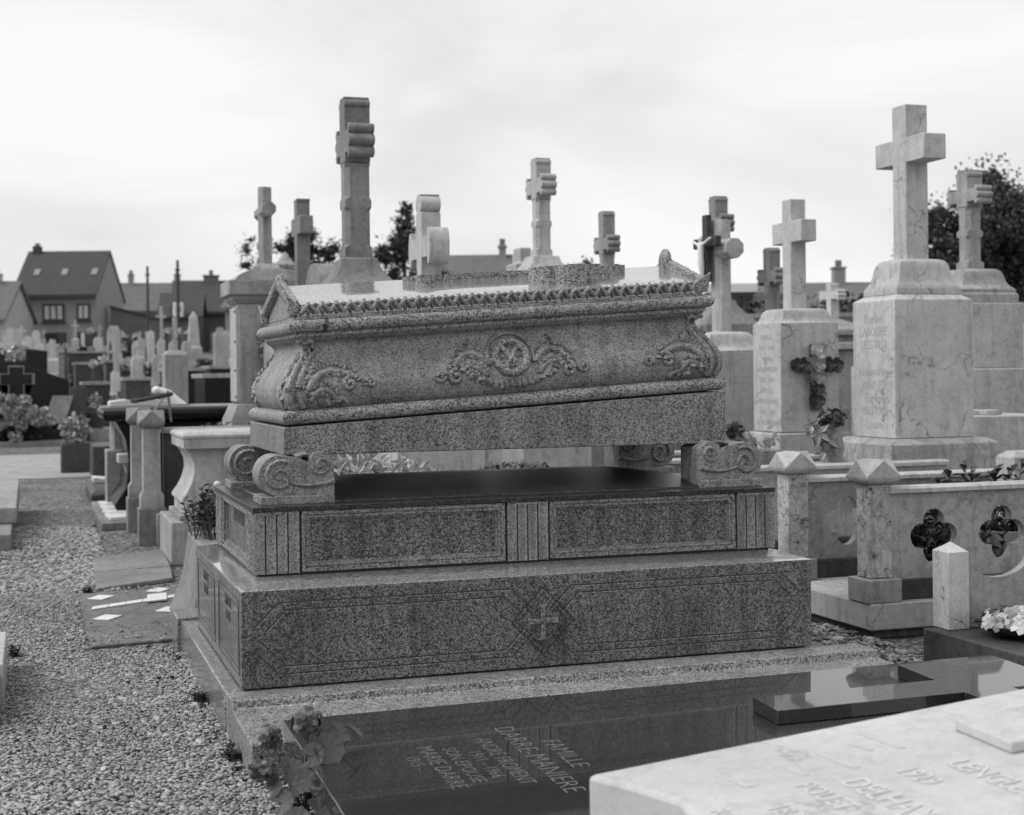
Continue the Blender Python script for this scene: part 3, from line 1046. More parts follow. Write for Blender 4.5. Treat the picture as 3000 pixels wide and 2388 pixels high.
# corner acanthus at the two front corners (mirrored)
for sg in (0, 1):
    q = lambda dx, z: ((PX0 + dx) if not sg else (PX1 - dx), z)
    m = M()
    rel(m, [q(*p) for p in spiral(0.262, 1.240, 0.027, 1.3, R(80), 1)], 0.008)
    rel(m, [q(*p) for p in spiral(0.345, 1.238, 0.022, 1.3, R(200), -1)], 0.007)
    rel(m, bez(q(0.10, 1.225), q(0.12, 1.29), q(0.20, 1.32), q(0.29, 1.262)), [0.009, 0.011, 0.012, 0.012, 0.012, 0.011, 0.010, 0.010, 0.009, 0.009, 0.008, 0.008])
    rel(m, bez(q(0.11, 1.185), q(0.13, 1.235), q(0.18, 1.24), q(0.20, 1.19)), 0.009)
    rel(m, bez(q(0.19, 1.165), q(0.20, 1.195), q(0.235, 1.195), q(0.25, 1.168), 8), 0.007)
    rel(m, [q(*p) for p in spiral(0.165, 1.335, 0.014, 1.2, R(-60), 1, 14)], 0.006)
    frill(m, bez(q(0.09, 1.22), q(0.11, 1.30), q(0.20, 1.335), q(0.29, 1.262), 18), 0.014, 7)
    frill(m, bez(q(0.08, 1.18), q(0.12, 1.24), q(0.17, 1.25), q(0.20, 1.19), 12), 0.014, 8)
    frill(m, bez(q(0.07, 1.20), q(0.09, 1.28), q(0.12, 1.34), q(0.12, 1.38), 12), 0.013, 9)
    part(body, 'corner_scroll', m, 'granite_body', 0, 60)['kind'] = 'stuff'
    m = M()
    for (dx, z, r_) in ((0.125, 1.265, 0.016), (0.155, 1.285, 0.016), (0.19, 1.295, 0.015), (0.225, 1.287, 0.013), (0.115, 1.205, 0.017), (0.15, 1.21, 0.016), (0.175, 1.178, 0.016), (0.215, 1.178, 0.013), (0.24, 1.275, 0.012), (0.30, 1.255, 0.011), (0.135, 1.315, 0.013), (0.15, 1.238, 0.015), (0.19, 1.225, 0.012)):
        m.ball(srf(q(dx, z)[0], z, 0.003), (r_, 0.014, r_ * 0.85), 7, 5, jit=0.9)
    part(body, 'corner_acanthus', m, 'granite_body', 0, 60)['kind'] = 'stuff'
    # ribbed corner stem rising along the arris, with a curl at foot and head
    for off in (0.012, 0.045):
        m = M()
        zs = np.linspace(1.165, 1.405, 14)
        pts = [((PX0 + inset_at(z) + off * (1.2 - 1.6 * (z - 1.165))) if not sg else (PX1 - inset_at(z) - off * (1.2 - 1.6 * (z - 1.165))), PY0 + inset_at(z) - 0.001, z) for z in zs]
        m.tube([(x, y, z + SH * (x - PX0)) for x, y, z in pts], list(np.linspace(0.016, 0.007, 14)), 7)
        part(body, 'corner_stem', m, 'granite_body', 0, 60)
    m = M()
    rel(m, [q(*p) for p in spiral(0.052, 1.166, 0.015, 1.3, R(120), 1, 14)], 0.006)
    rel(m, [q(0.07 + 0.012 * t, 1.412 + 0.006 * math.sin(t * 2)) for t in range(6)], 0.008)
    part(body, 'corner_curl', m, 'granite_body', 0, 60)['kind'] = 'stuff'
    m = M()
    for k, z in enumerate(np.linspace(1.2, 1.35, 7)):
        m.ball(srf(q(0.085 + 0.02 * math.sin(k * 1.9), z)[0], z, 0.0), (0.014, 0.009, 0.018), 7, 5, jit=0.8)
    part(body, 'corner_leaf', m, 'granite_body', 0, 60)['kind'] = 'stuff'
# the same leaves seen on the left end
for yy, sg in ((PY0, 1), (PY1, -1)):
    m = M()
    for k in range(12):
        z = 1.165 + 0.018 * k
        i0 = inset_at(z)
        m.ball((PX0 + i0 - 0.001, yy + sg * (0.05 + i0 + 0.02 * math.sin(k * 2.3) + (0.03 if k < 7 else 0)), z), (0.010, 0.024 - 0.001 * k, 0.014), 7, 5, jit=0.9)
    part(body, 'end_acanthus', sheared(m), 'granite_body', 0, 60)['kind'] = 'stuff'

# lid: low gabled roof, leaf border, end pediments and the raised cross on the ridge
LX0, LX1 = 1.0, 2.70
EZ, RZ, EY, RY = 1.560, 1.655, PY0 + 0.100, 6.07
m = M().prism([(PY0 + 0.085, 1.513), (PY1 - 0.085, 1.513), (PY1 - 0.085, EZ - 0.006), (2 * RY - EY, EZ), (RY, RZ), (EY, EZ), (PY0 + 0.085, EZ - 0.006)], LX0, LX1)
lid = part(tomb, 'lid', sheared(m), 'granite_polished', 0.002)
ang = math.atan2(RZ - EZ, RY - EY)
LU = 0.0555
mu = M()
rope = []
for k in range(13):
    q = -0.5 + k / 12
    ph = abs(q) * 2
    z_ = 0.010 + 0.034 * (1 - ph) ** 0.8 if ph < 1 else 0.010
    rope.append((q * LU, -0.012 - 0.006 * (1 - ph), z_))
mu.tube(rope, [0.0105, 0.0105, 0.010, 0.009, 0.008, 0.008, 0.009, 0.008, 0.008, 0.009, 0.010, 0.0105, 0.0105], 7)
mu.ball((0, -0.010, 0.050), (0.008, 0.010, 0.007), 6, 4)
mu.ball((LU / 2, -0.008, 0.043), (0.010, 0.011, 0.009), 7, 5)
mu.ball((0, -0.004, 0.014), (0.008, 0.008, 0.012), 6, 4)
mu.box(-LU / 2, LU / 2, 0.006, 0.026, 0.0, 0.046)
leaf_me = mu.mesh('leaf', smooth=60)
leaf_me.materials.append(MAT['granite_body'])
nleaf = int((LX1 - LX0 - 0.02) / LU)
for i in range(nleaf):
    x = LX0 + 0.03 + LU * i
    shared(lid, 'leaf', leaf_me, Vector((x, PY0 + 0.084, 1.5135 + SH * (x - PX0))) - tomb.location, (0, -math.atan(SH), 0))
# pediments with raking leaf bands
for end, xe, dx in (('foot', LX0, -1), ('head', LX1, 1)):
    ya, yb = PY0 + 0.086, PY1 - 0.086
    m = M().prism([(ya, 1.514), (yb, 1.514), (yb, EZ - 0.01), (RY, RZ + 0.012), (ya, EZ - 0.01)], xe + dx * 0.002, xe + dx * 0.018)
    ped = part(lid, 'pediment', sheared(m), 'granite_light', 0.002)
    for sg in (-1, 1):
        y_e = ya - 0.004 if sg < 0 else yb + 0.004
        m = M().prism([(y_e, 1.528), (y_e, 1.575), (RY, RZ + 0.034), (RY, RZ - 0.012)], xe - 0.012 + dx * 0.02, xe + 0.012 + dx * 0.02)
        band = part(ped, 'raking_band', sheared(m), 'granite_light', 0.004)
        m = M()
        for k in range(13):
            t = (k + 0.5) / 13
            y = y_e + (RY - y_e) * t
            z = 1.552 + (RZ + 0.012 - 1.552) * t
            m.ball((xe + dx * 0.036, y, z), (0.010, 0.016, 0.022), 6, 5, jit=0.3)
        part(ped, 'raking_leaf_row', sheared(m), 'granite_body', 0, 60)['kind'] = 'stuff'
    m = M().ball((xe + dx * 0.014, RY, RZ + 0.022), (0.030, 0.036, 0.030) if dx < 0 else (0.022, 0.055, 0.055), 12, 8)
    part(ped, 'ridge_knob', sheared(m), 'granite_light', 0, 60)
    for sg in (-1, 1):
        y_e = ya - 0.002 if sg < 0 else yb + 0.002
        m = M().rings([[(xe - 0.02, y_e, 1.515), (xe + dx * 0.045, y_e, 1.515), (xe + dx * 0.045, y_e - sg * 0.05, 1.515), (xe - 0.02, y_e - sg * 0.05, 1.515)],
                       [(xe - 0.02, y_e, 1.552), (xe + dx * 0.052, y_e + sg * 0.006, 1.56), (xe + dx * 0.052, y_e - sg * 0.04, 1.56), (xe - 0.02, y_e - sg * 0.05, 1.56)],
                       [(xe + dx * 0.035, y_e, 1.585), (xe + dx * 0.058, y_e + sg * 0.008, 1.602), (xe + dx * 0.058, y_e - sg * 0.01, 1.598), (xe + dx * 0.03, y_e - sg * 0.02, 1.58)]])
        part(ped, 'corner_acroterion', sheared(m), 'granite_light', 0.004)


def lobes(cx, cy, r, dirx, diry):
    """trefoil end in plan, opening away from (dirx,diry)"""
    b = math.degrees(math.atan2(diry, dirx))
    pts = []
    for da in (-72, 0, 72):
        c = (cx + r * 0.8 * math.cos(R(b + da)), cy + r * 0.8 * math.sin(R(b + da)))
        pts += arc(c[0], c[1], r * 0.62, b + da - 88, b + da + 88, 7)
    return pts


cx_ = 2.165
hw = 0.042
out_ = []
out_ += [(1.70, RY - hw)]
pl_ = [(1.72, RY + hw)] + lobes(1.60, RY, 0.07, -1, 0) + [(1.72, RY - hw), (cx_ - 0.075, RY - hw)] + lobes(cx_, RY - 0.155, 0.115, 0, -1) + [(cx_ + 0.075, RY - hw), (cx_ + 0.12, RY - hw)] + lobes(cx_ + 0.2, RY, 0.105, 1, 0) + [(cx_ + 0.12, RY + hw), (cx_ + 0.075, RY + hw)] + lobes(cx_, RY + 0.155, 0.115, 0, 1) + [(cx_ - 0.075, RY + hw)]
part(lid, 'ridge_cross', sheared(M().prism(pl_, RZ - 0.085, RZ + 0.012, 'z')), 'granite_light', 0.006)
# dark drip stain pad where a clamp once sat on the moulding
m = M()
m.tube([(1.082 + 0.002 * k, PY0 + 0.052 - 0.022 * math.sin(k / 6 * PI), 1.449 + 0.05 * k / 6) for k in range(7)], 0.013, 6, flat=0.35)
part(tomb, 'iron_clamp', sheared(m), 'rust', 0, 60)

# ================================================================ BLACK SLAB IN FRONT
bs = thing('black_grave_slab', 'long polished black granite grave slab with family inscription, in front of the tomb', 'grave slab', (2.08, 3.9, 0))
BT, BX = 0.040, 0.0075           # the slab falls towards the camera and, slightly, towards its foot


def bz(x, y, z):
    return z + BT * (y - 4.69) + BX * (x - 0.75)


def tilted(m):
    m.v = [(x, y, bz(x, y, z)) for (x, y, z) in m.v]
    return m


part(bs, 'slab', tilted(M().box(0.75, 3.41, 3.05, 4.69, 0.135, 0.19)), 'black_granite', 0.004)
m = M().box(0.80, 3.36, 3.08, 4.66, 0, 0.134)
m.v = [(x, y, bz(x, y, z) if z > 0.05 else 0) for (x, y, z) in m.v]
part(bs, 'kerb', m, 'dark_stone', 0.004)
pc = [(2.2, 4.107), (2.2, 4.275), (2.886, 4.275), (2.886, 4.505), (3.07, 4.505), (3.07, 4.275), (3.30, 4.275), (3.30, 4.107), (3.07, 4.107), (3.07, 3.877), (2.886, 3.877), (2.886, 4.107)]
part(bs, 'raised_cross', tilted(M().prism(pc, 0.191, 0.236, 'z')), 'black_granite', 0.002)
for (s_, x, ya, yb, size) in (('FAMILLE', 1.447, 4.19, 3.92, 0.082), ('DARRE-MANIERE', 1.352, 4.37, 3.72, 0.092), ('ANDRÉ FROMENT', 1.262, 4.28, 3.825, 0.070), ('1911 – 1966', 1.206, 4.157, 3.91, 0.058),
                              ('SON ÉPOUSE', 1.143, 4.217, 3.88, 0.060), ('MARIE DARRÉ', 1.073, 4.25, 3.85, 0.072), ('1915 –', 1.018, 4.166, 4.04, 0.058)):
    text_part(bs, 'inscription', s_, 'engraving', size, (x, (ya + yb) / 2, bz(x, (ya + yb) / 2, 0.1906)), (0, -1, -BT), (1, 0, BX), 0.0005, 'CENTER', length=ya - yb, thin=-0.022)

# ================================================================ PALE SLANTED SLAB, RIGHT FOREGROUND
ws = thing('pale_slanted_slab', 'pale marble grave slab sloping up to the right, out of focus in the foreground', 'grave slab', (1.8, 2.4, 0))
SL = 0.090


def wz(x):
    return 0.40 + SL * (x - 1.151)


wp = [(1.151, 3.027), (1.19, 2.93), (1.225, 2.82), (1.245, 2.75), (1.236, 2.68), (1.235, 1.9), (3.1, 1.9), (3.1, 3.027)]
m = M().prism(wp, 0.0, 0.4, 'z')
m.v = [(x, y, (wz(x) if z > 0.2 else 0.19)) for (x, y, z) in m.v]
part(ws, 'slab', m, 'pale_marble', 0.012)
part(ws, 'base', M().box(1.26, 3.1, 1.9, 2.95, 0, 0.189), 'limestone', 0.01)
m = M().prism([(1.955, 2.825), (1.945, 2.61), (2.09, 2.61), (2.10, 2.40), (2.9, 2.40), (2.9, 2.825)], 0, 1, 'z')
m.v = [(x, y, wz(x) + (0.026 if z > 0.5 else 0.0008)) for (x, y, z) in m.v]
part(ws, 'raised_cross', m, 'pale_marble', 0.004)
sd = Vector((1, 0, SL)).normalized()
for (s_, x, yc, size) in (('LENGLET', 1.80, 2.50, 0.078), ('1929', 1.69, 2.60, 0.07), ('DELHAYE', 1.56, 2.50, 0.088), ('POUET', 1.475, 2.60, 0.07), ('1879', 1.365, 2.55, 0.066), ('ROGER', 1.265, 2.57, 0.06)):
    text_part(ws, 'inscription', s_, 'engraving_pale', size, (x, yc, wz(x) + 0.0016), (0, -1, 0), sd, 0.0008, 'CENTER', 0.85)
for (x, ya, yb) in ((1.63, 2.86, 2.72), (1.78, 2.93, 2.78), (1.72, 2.88, 2.81), (1.39, 2.82, 2.74), (1.52, 2.80, 2.74)):
    m = M().prism([(x - 0.008, ya), (x + 0.008, ya - 0.004), (x + 0.02, yb), (x + 0.004, yb)], 0, 1, 'z')
    m.v = [(px, py, wz(px) + (0.0012 if z > 0.5 else 0.0004)) for (px, py, z) in m.v]
    part(ws, 'worn_chisel_mark', m, 'engraving_light', 0, 0)

# ================================================================ GERANIUM AT THE SLAB'S CORNER
def ger_leaf(m, c, nrm, r, lobes_=9, cup=0.25):
    n = Vector(nrm).normalized()
    u = n.cross(Vector((0.3, 0.9, 0.2))).normalized()
    w = n.cross(u)
    K = 36
    v = [tuple(Vector(c))]
    for ring, rr in ((1, 0.5), (2, 1.0)):
        for k in range(K):
            th = R(24) + (2 * PI - R(48)) * k / (K - 1)
            q = rr * r * (1 + (0.035 * math.cos(lobes_ * th) + 0.045 * math.cos(23 * th) if ring == 2 else 0))
            wav = 0.035 * r * math.cos(lobes_ * th) * rr + (0.06 * r * math.sin(2 * th + r * 400) if ring == 2 else 0)
            v.append(tuple(Vector(c) + u * q * math.cos(th) + w * q * math.sin(th) + n * (cup * q * rr * 0.8 + wav)))
    f = [(0, 1 + k, 2 + k) for k in range(K - 1)]
    f += [(1 + k, 1 + K + k, 2 + K + k, 2 + k) for k in range(K - 1)]
    m.add(v, f)


def floret(m, c, nrm, r, pointed=False):
    n = Vector(nrm).normalized()
    u = n.cross(Vector((0.2, 0.5, 0.8))).normalized()
    w = n.cross(u)
    for k in range(5):
        a0 = 2 * PI * k / 5 + random.random() * 0.4
        d = u * math.cos(a0) + w * math.sin(a0)
        s_ = n.cross(d)
        b = Vector(c)
        if pointed:
            m.add([tuple(b), tuple(b + d * r * 0.5 + s_ * r * 0.24 + n * r * 0.32), tuple(b + d * r * 1.25 + n * r * 0.1), tuple(b + d * r * 0.5 - s_ * r * 0.24 + n * r * 0.32)], [(0, 1, 2), (0, 2, 3)])
            continue
        m.add([tuple(b), tuple(b + d * r * 0.55 + s_ * r * 0.42 + n * r * 0.25), tuple(b + d * r + s_ * r * 0.25 + n * r * 0.12), tuple(b + d * r * 1.05 - s_ * r * 0.25 + n * r * 0.12), tuple(b + d * r * 0.55 - s_ * r * 0.42 + n * r * 0.25)], [(0, 1, 2, 3, 4)])


ge = thing('geranium', 'potless geranium with three flower heads growing at the corner of the black slab', 'plant', (0.735, 4.22, 0))
GC = (0.735, 4.22)
stems = [((0.755, 4.28, 0.25), (0.74, 4.25, 0.12)), ((0.655, 4.32, 0.215), (0.70, 4.26, 0.1)), ((0.625, 4.20, 0.155), (0.69, 4.21, 0.07)), ((0.80, 4.22, 0.215), (0.75, 4.22, 0.1))]
for a_, b_ in stems:
    part(ge, 'stem', M().tube([(GC[0], GC[1], 0.0), b_, a_], [0.008, 0.006, 0.004], 6), 'leaf_geranium', 0, 60)
for (c, r_, n_) in (((0.755, 4.27, 0.272), 0.046, 34), ((0.652, 4.32, 0.228), 0.034, 16), ((0.622, 4.20, 0.165), 0.048, 30)):
    m = M()
    for k in range(n_):
        d = Vector((random.gauss(0, 1), random.gauss(-0.5, 1), random.gauss(0.3, 0.8))).normalized()
        floret(m, Vector(c) + d * r_ * (0.35 + 0.65 * random.random()), d + Vector((random.uniform(-0.7, 0.7), random.uniform(-0.7, 0.2), random.uniform(-0.5, 0.7))), 0.021)
    part(ge, 'flower_head', m, 'petal_grey', 0, 0)
random.seed(21)
for (x, y, z, r_, nx, ny, nz) in ((0.800, 4.21, 0.205, 0.048, 0.2, -0.9, 0.5), (0.755, 4.20, 0.195, 0.036, -0.5, -0.8, 0.3), (0.845, 4.26, 0.238, 0.036, 0.6, -0.5, 0.8), (0.895, 4.29, 0.232, 0.030, 0.7, -0.2, 0.9),
                                  (0.69, 4.17, 0.12, 0.038, -0.2, -0.8, 0.7), (0.72, 4.13, 0.14, 0.040, 0.1, -0.7, 0.8), (0.755, 4.1, 0.12, 0.036, 0.3, -0.5, 0.9), (0.655, 4.12, 0.09, 0.036, -0.5, -0.7, 0.5),
                                  (0.80, 4.06, 0.105, 0.046, 0.4, -0.7, 0.6), (0.745, 4.04, 0.07, 0.05, -0.1, -0.9, 0.5), (0.68, 4.05, 0.05, 0.045, -0.4, -0.7, 0.6), (0.835, 4.0, 0.055, 0.055, 0.5, -0.8, 0.5),
                                  (0.775, 3.98, 0.03, 0.05, 0.0, -0.8, 0.6), (0.64, 4.16, 0.125, 0.03, -0.8, -0.5, 0.4), (0.70, 4.22, 0.16, 0.033, 0.2, -0.6, 0.9)):
    m = M()
    ger_leaf(m, (x, y, z), (nx, ny, nz), r_)
    lf = part(ge, 'leaf', m, 'leaf_geranium', 0, 60)
    part(ge, 'leaf_stalk', M().tube([(GC[0], GC[1], 0.03), ((GC[0] + x) / 2, (GC[1] + y) / 2, z * 0.6), (x, y, z)], 0.0028, 5), 'leaf_geranium', 0, 60)

# ================================================================ RIGHT: RAILED GRAVES WITH QUATREFOILS
def gable_cap(m, cx, cy, z0, w, h, ov=0.0):
    """post cap with a gable on each of its four sides"""
    a_ = w / 2
    zb, ze, zt = z0, z0 + h * 0.30, z0 + h
    m.loft([(cx - a_ * 0.72, cx + a_ * 0.72, cy - a_ * 0.72, cy + a_ * 0.72, zb), (cx - a_ * 0.9, cx + a_ * 0.9, cy - a_ * 0.9, cy + a_ * 0.9, zb + h * 0.10), (cx - a_, cx + a_, cy - a_, cy + a_, zb + h * 0.22), (cx - a_, cx + a_, cy - a_, cy + a_, ze)], caps=True)
    v = [(cx - a_, cy - a_, ze), (cx + a_, cy - a_, ze), (cx + a_, cy + a_, ze), (cx - a_, cy + a_, ze),
         (cx, cy - a_, zt), (cx + a_, cy, zt), (cx, cy + a_, zt), (cx - a_, cy, zt), (cx, cy, zt)]
    f = [(0, 1, 4), (1, 2, 5), (2, 3, 6), (3, 0, 7), (0, 4, 8, 7), (1, 5, 8, 4), (2, 6, 8, 5), (3, 7, 8, 6)]
    m.add(v, f)
    return m


def cap_post(parent, cx, cy, z0, mat, mat_cap, w=0.12, pw=0.185, ph=0.112, sh=0.45, cw=0.19, ch=0.118):
    po = part(parent, 'post', M().loft([(cx - w / 2, cx + w / 2, cy - w / 2, cy + w / 2, z0 + ph + 0.002), (cx - w / 2, cx + w / 2, cy - w / 2, cy + w / 2, z0 + ph + sh)]), mat, 0.006)
    part(po, 'post_plinth', M().loft([(cx - pw / 2, cx + pw / 2, cy - pw / 2, cy + pw / 2, z0), (cx - pw / 2, cx + pw / 2, cy - pw / 2, cy + pw / 2, z0 + ph)]), 'limestone_grey', 0.005)
    part(po, 'post_cap', gable_cap(M(), cx, cy, z0 + ph + sh + 0.001, cw, ch), mat_cap, 0.004)
    return po


def railed_grave(label, x0, y0, x1, holes, zlift=0.0, mat='panel_stone', post=True, shadow_gap=True):
    t = thing('railed_grave', label, 'grave', ((x0 + x1) / 2, y0 + 0.4, 0), group='railed graves right of the granite tomb')
    part(t, 'foundation', M().box(x0 + 0.03, x1, y0 + 0.03, y0 + 0.8, 0, 0.046), 'dark_stone', 0.01)
    part(t, 'footing', M().box(x0, x1, y0, y0 + 0.80, 0.047, 0.175), 'limestone_veined', 0.008)
    part(t, 'sill', M().box(x0 + 0.14, x1, y0 + 0.055, y0 + 0.15, 0.176, 0.272), 'slate_stone' if shadow_gap else mat, 0.004)  # dark strip stands in for the shadow gap below the pierced panel
    py = y0 + 0.075
    zt = 0.688
    outer = [(x0 + 0.12, 0.273), (x1, 0.273), (x1, zt), (x0 + 0.12, zt)]
    part(t, 'pierced_panel', M().plate(outer, [quatrefoil(hx, 0.475, 0.265) for hx in holes], py, py + 0.05, 'y'), mat, 0)
    part(t, 'coping', M().prism([(py - 0.025, zt + 0.001), (py + 0.09, zt + 0.001), (py + 0.09, zt + 0.026), (py + 0.075, zt + 0.032), (py - 0.01, zt + 0.032), (py - 0.025, zt + 0.022)], x0 + 0.13, x1), 'limestone', 0.002)
    if post:
        cap_post(t, x0 + 0.085, y0 + 0.095, 0.175, 'limestone_cracked', 'limestone')
    return t


railed_grave('nearest railed grave with three quatrefoil holes and a gable-capped cracked stone post', 3.755, 6.085, 6.4, [4.16, 4.55, 4.94, 5.33])
railed_grave('second railed grave behind the nearest quatrefoil railing, its capped post nearer the tomb', 3.77, 6.905, 6.4, [4.17, 4.57, 4.97, 5.37])
railed_grave('third stone railing counting back from the nearest quatrefoil railing', 3.80, 7.80, 5.42, [4.4, 4.8], post=False)
railed_grave('fourth stone railing back, running behind the scroll foot of the tomb', 3.80, 8.72, 5.2, [4.4, 4.8], post=False)
railed_grave('farthest stone railing back, just below the rose-decorated cross block', 3.80, 9.60, 5.2, [4.4, 4.8], post=False)

# plants inside the nearest railed graves
def leafy_plant(name, label, cx, cy, z0, rx, ry, h, n, size, mat, seed, base=None):
    t = thing(name, label, 'plant', (cx, cy, z0))
    r_ = random.Random(seed)
    m, ms = M(), M()
    for k in range(n):
        px, py = cx + r_.uniform(-rx, rx), cy + r_.uniform(-ry, ry)
        hh = h * r_.uniform(0.55, 1.0)
        lean = Vector((r_.uniform(-0.3, 0.3), r_.uniform(-0.3, 0.3), 0)) * hh
        top = Vector((px, py, z0)) + lean + Vector((0, 0, hh))
        ms.tube([(px, py, z0), tuple((Vector((px, py, z0)) + top) / 2 + lean * 0.1), tuple(top)], [0.004, 0.003, 0.002], 5)
        for j in range(14):
            a0 = 2.4 * j + r_.random()
            f_ = 0.25 + 0.75 * (j + 1) / 14
            d = Vector((math.cos(a0), math.sin(a0), r_.uniform(-0.2, 0.9) + 0.5 * f_)).normalized()
            s_ = d.cross(Vector((0, 0, 1))).normalized() * size * r_.uniform(0.16, 0.28)
            b = Vector((px, py, z0)).lerp(top, f_)
            q = size * r_.uniform(0.6, 1.1)
            m.add([tuple(b), tuple(b + d * q * 0.5 + s_ + Vector((0, 0, 0.06 * q))), tuple(b + d * q + Vector((0, 0, -0.2 * q))), tuple(b + d * q * 0.5 - s_ + Vector((0, 0, 0.06 * q)))], [(0, 1, 2, 3)])
    part(t, 'foliage', m, mat, 0, 0)
    part(t, 'stems', ms, 'leaf_shrub', 0, 0)['kind'] = 'stuff'
    return t


leafy_plant('leafy_plant', 'lance-leaved plant spilling over the rail behind the nearest coping', 4.66, 6.62, 0.45, 0.28, 0.12, 0.33, 16, 0.09, 'leaf_shrub', 4)
leafy_plant('leafy_plant', 'dark shrub filling the grave behind the quatrefoil holes', 4.72, 6.42, 0.176, 0.66, 0.14, 0.46, 130, 0.085, 'leaf_tree', 5)
pt = thing('planting_trough', 'smooth grey trough seen through the second quatrefoil hole', 'trough', (4.75, 6.40, 0.176))
part(pt, 'trough', M().lathe([(0.10, 0.176), (0.14, 0.30), (0.16, 0.46), (0.145, 0.465), (0.13, 0.44)], (4.72, 6.36), 20), 'limestone_grey', 0)

# small white post, scalloped panel and dark kerb of the grave at the right edge
sk = thing('scalloped_grave', 'low grave at the right edge with white post, scalloped panel and dark kerb', 'grave', (4.3, 5.2, 0))
part(sk, 'kerb', M().box(3.652, 5.4, 4.50, 5.50, 0, 0.165), 'slate_stone', 0.006)
part(sk, 'post', M().loft([(3.715, 3.815, 5.395, 5.515, 0.167), (3.715, 3.815, 5.395, 5.515, 0.498), (3.763, 3.767, 5.453, 5.457, 0.537)]), 'white_stone', 0.004)
sc = [(3.818, 0.167), (5.3, 0.167), (5.3, 0.49)]
for i in range(3, -1, -1):
    xa = 3.825 + 0.36 * i
    sc += [(xa + 0.335, 0.488)] + [(xa + 0.168 + 0.166 * math.cos(t), 0.487 - 0.112 * math.sin(t)) for t in np.linspace(0.05, PI - 0.05, 13)] + [(xa, 0.488)]
sc += [(3.818, 0.49)]
part(sk, 'scalloped_panel', M().plate(sc, [quatrefoil(4.22, 0.30, 0.10)], 5.43, 5.47, 'y'), 'limestone_grey', 0)
bw_ = thing('flower_bowl', 'shallow dark bowl of artificial flowers standing on the dark kerb', 'flower bowl', (3.93, 5.17, 0.165))
part(bw_, 'bowl', M().lathe([(0.10, 0.167), (0.15, 0.185), (0.20, 0.215), (0.205, 0.222), (0.19, 0.222), (0.12, 0.20)], (3.93, 5.17), 24), 'dark_pot', 0)
m = M()
rr = random.Random(9)
for k in range(90):
    a0, q = rr.uniform(0, 2 * PI), math.sqrt(rr.random()) * 0.2
    d = Vector((math.cos(a0) * (0.3 + q * 4), math.sin(a0) * (0.3 + q * 4), 0.7)).normalized()
    floret(m, (3.93 + q * math.cos(a0), 5.17 + q * math.sin(a0), 0.232 + 0.05 * (1 - q / 0.2)), d + Vector((rr.uniform(-0.5, 0.5), rr.uniform(-0.5, 0.5), 0)), 0.022 + 0.02 * rr.random())
part(bw_, 'flowers', m, 'petal_mix', 0, 0)['kind'] = 'stuff'

# ================================================================ CROSS MONUMENTS (steles)
def block_text(parent, lines, x, yc, z_top, dz, size, mat='engraving_grey', stretch=0.9):
    for i, s_ in enumerate(lines):
        if s_:
            text_part(parent, 'inscription', s_, mat, size, (x - 0.001, yc, z_top - dz * i), (0, -1, 0), (0, 0, 1), 0.0008, 'CENTER', stretch)


def bell(x0, x1, y0, y1, z0, z1, tw_x, tw_y, n=12, base=0.0):
    """levels of a bell-shaped shoulder shrinking from the block to the cross foot"""
    cx, cy = (x0 + x1) / 2, (y0 + y1) / 2
    lv = []
    for (t, k) in ((0, 1.0), (0.05, 0.97), (0.12, 0.86), (0.22, 0.76), (0.36, 0.68), (0.52, 0.62), (0.68, 0.575), (0.80, 0.52), (0.89, 0.44), (0.95, 0.34), (0.985, 0.22), (1.0, 0.08)):
        hx = tw_x / 2 + ((x1 - x0) / 2 - tw_x / 2) * k
        hy = tw_y / 2 + ((y1 - y0) / 2 - tw_y / 2) * k
        lv.append((cx - hx, cx + hx, cy - hy, cy + hy, z0 + (z1 - z0) * t))
    return lv


def cross_part(parent, cx, cy, z0, h, w, d, span, az, ah, style, mat, name='cross', bevel=0.006, chamfer=False):
    poly = [(cy + p[0], z0 + p[1]) for p in cross_poly(w, h, span, az, ah, style)]
    return part(parent, name, M().prism(poly, cx - d / 2, cx + d / 2), mat, bevel, 40)


# S1 big plain cross on a veined block
t = thing('cross_monument', 'tall plain stone cross on a large veined block with carved names', 'monument', (5.64, 8.575, 0))
part(t, 'base', M().loft([(5.24, 6.06, 8.22, 8.93, 0), (5.24, 6.06, 8.22, 8.93, 0.80), (5.30, 6.0, 8.28, 8.87, 0.832)]), 'panel_stone', 0.008)
part(t, 'block', M().loft([(5.34, 5.94, 8.32, 8.83, 0.834), (5.34, 5.94, 8.32, 8.83, 1.745), (5.395, 5.885, 8.37, 8.78, 1.779)]), 'limestone_veined', 0.006)
part(t, 'cap_plate', M().box(5.395, 5.885, 8.37, 8.78, 1.7795, 1.826), 'limestone_veined', 0.005)
part(t, 'bell_cap', M().loft(bell(5.40, 5.88, 8.375, 8.775, 1.827, 2.02, 0.24, 0.21)), 'limestone_veined', 0, 60)
cross_part(t, 5.64, 8.575, 2.012, 1.044, 0.16, 0.17, 0.58, 0.737, 0.166, 'plain', 'limestone_veined')
block_text(t, ['Eugène', 'LABOURE', '1855-1932', '', 'Alexandrine', 'BRUNET', 'Eugène', '1883-1951', 'Louise'], 5.34, 8.575, 1.60, 0.088, 0.085)

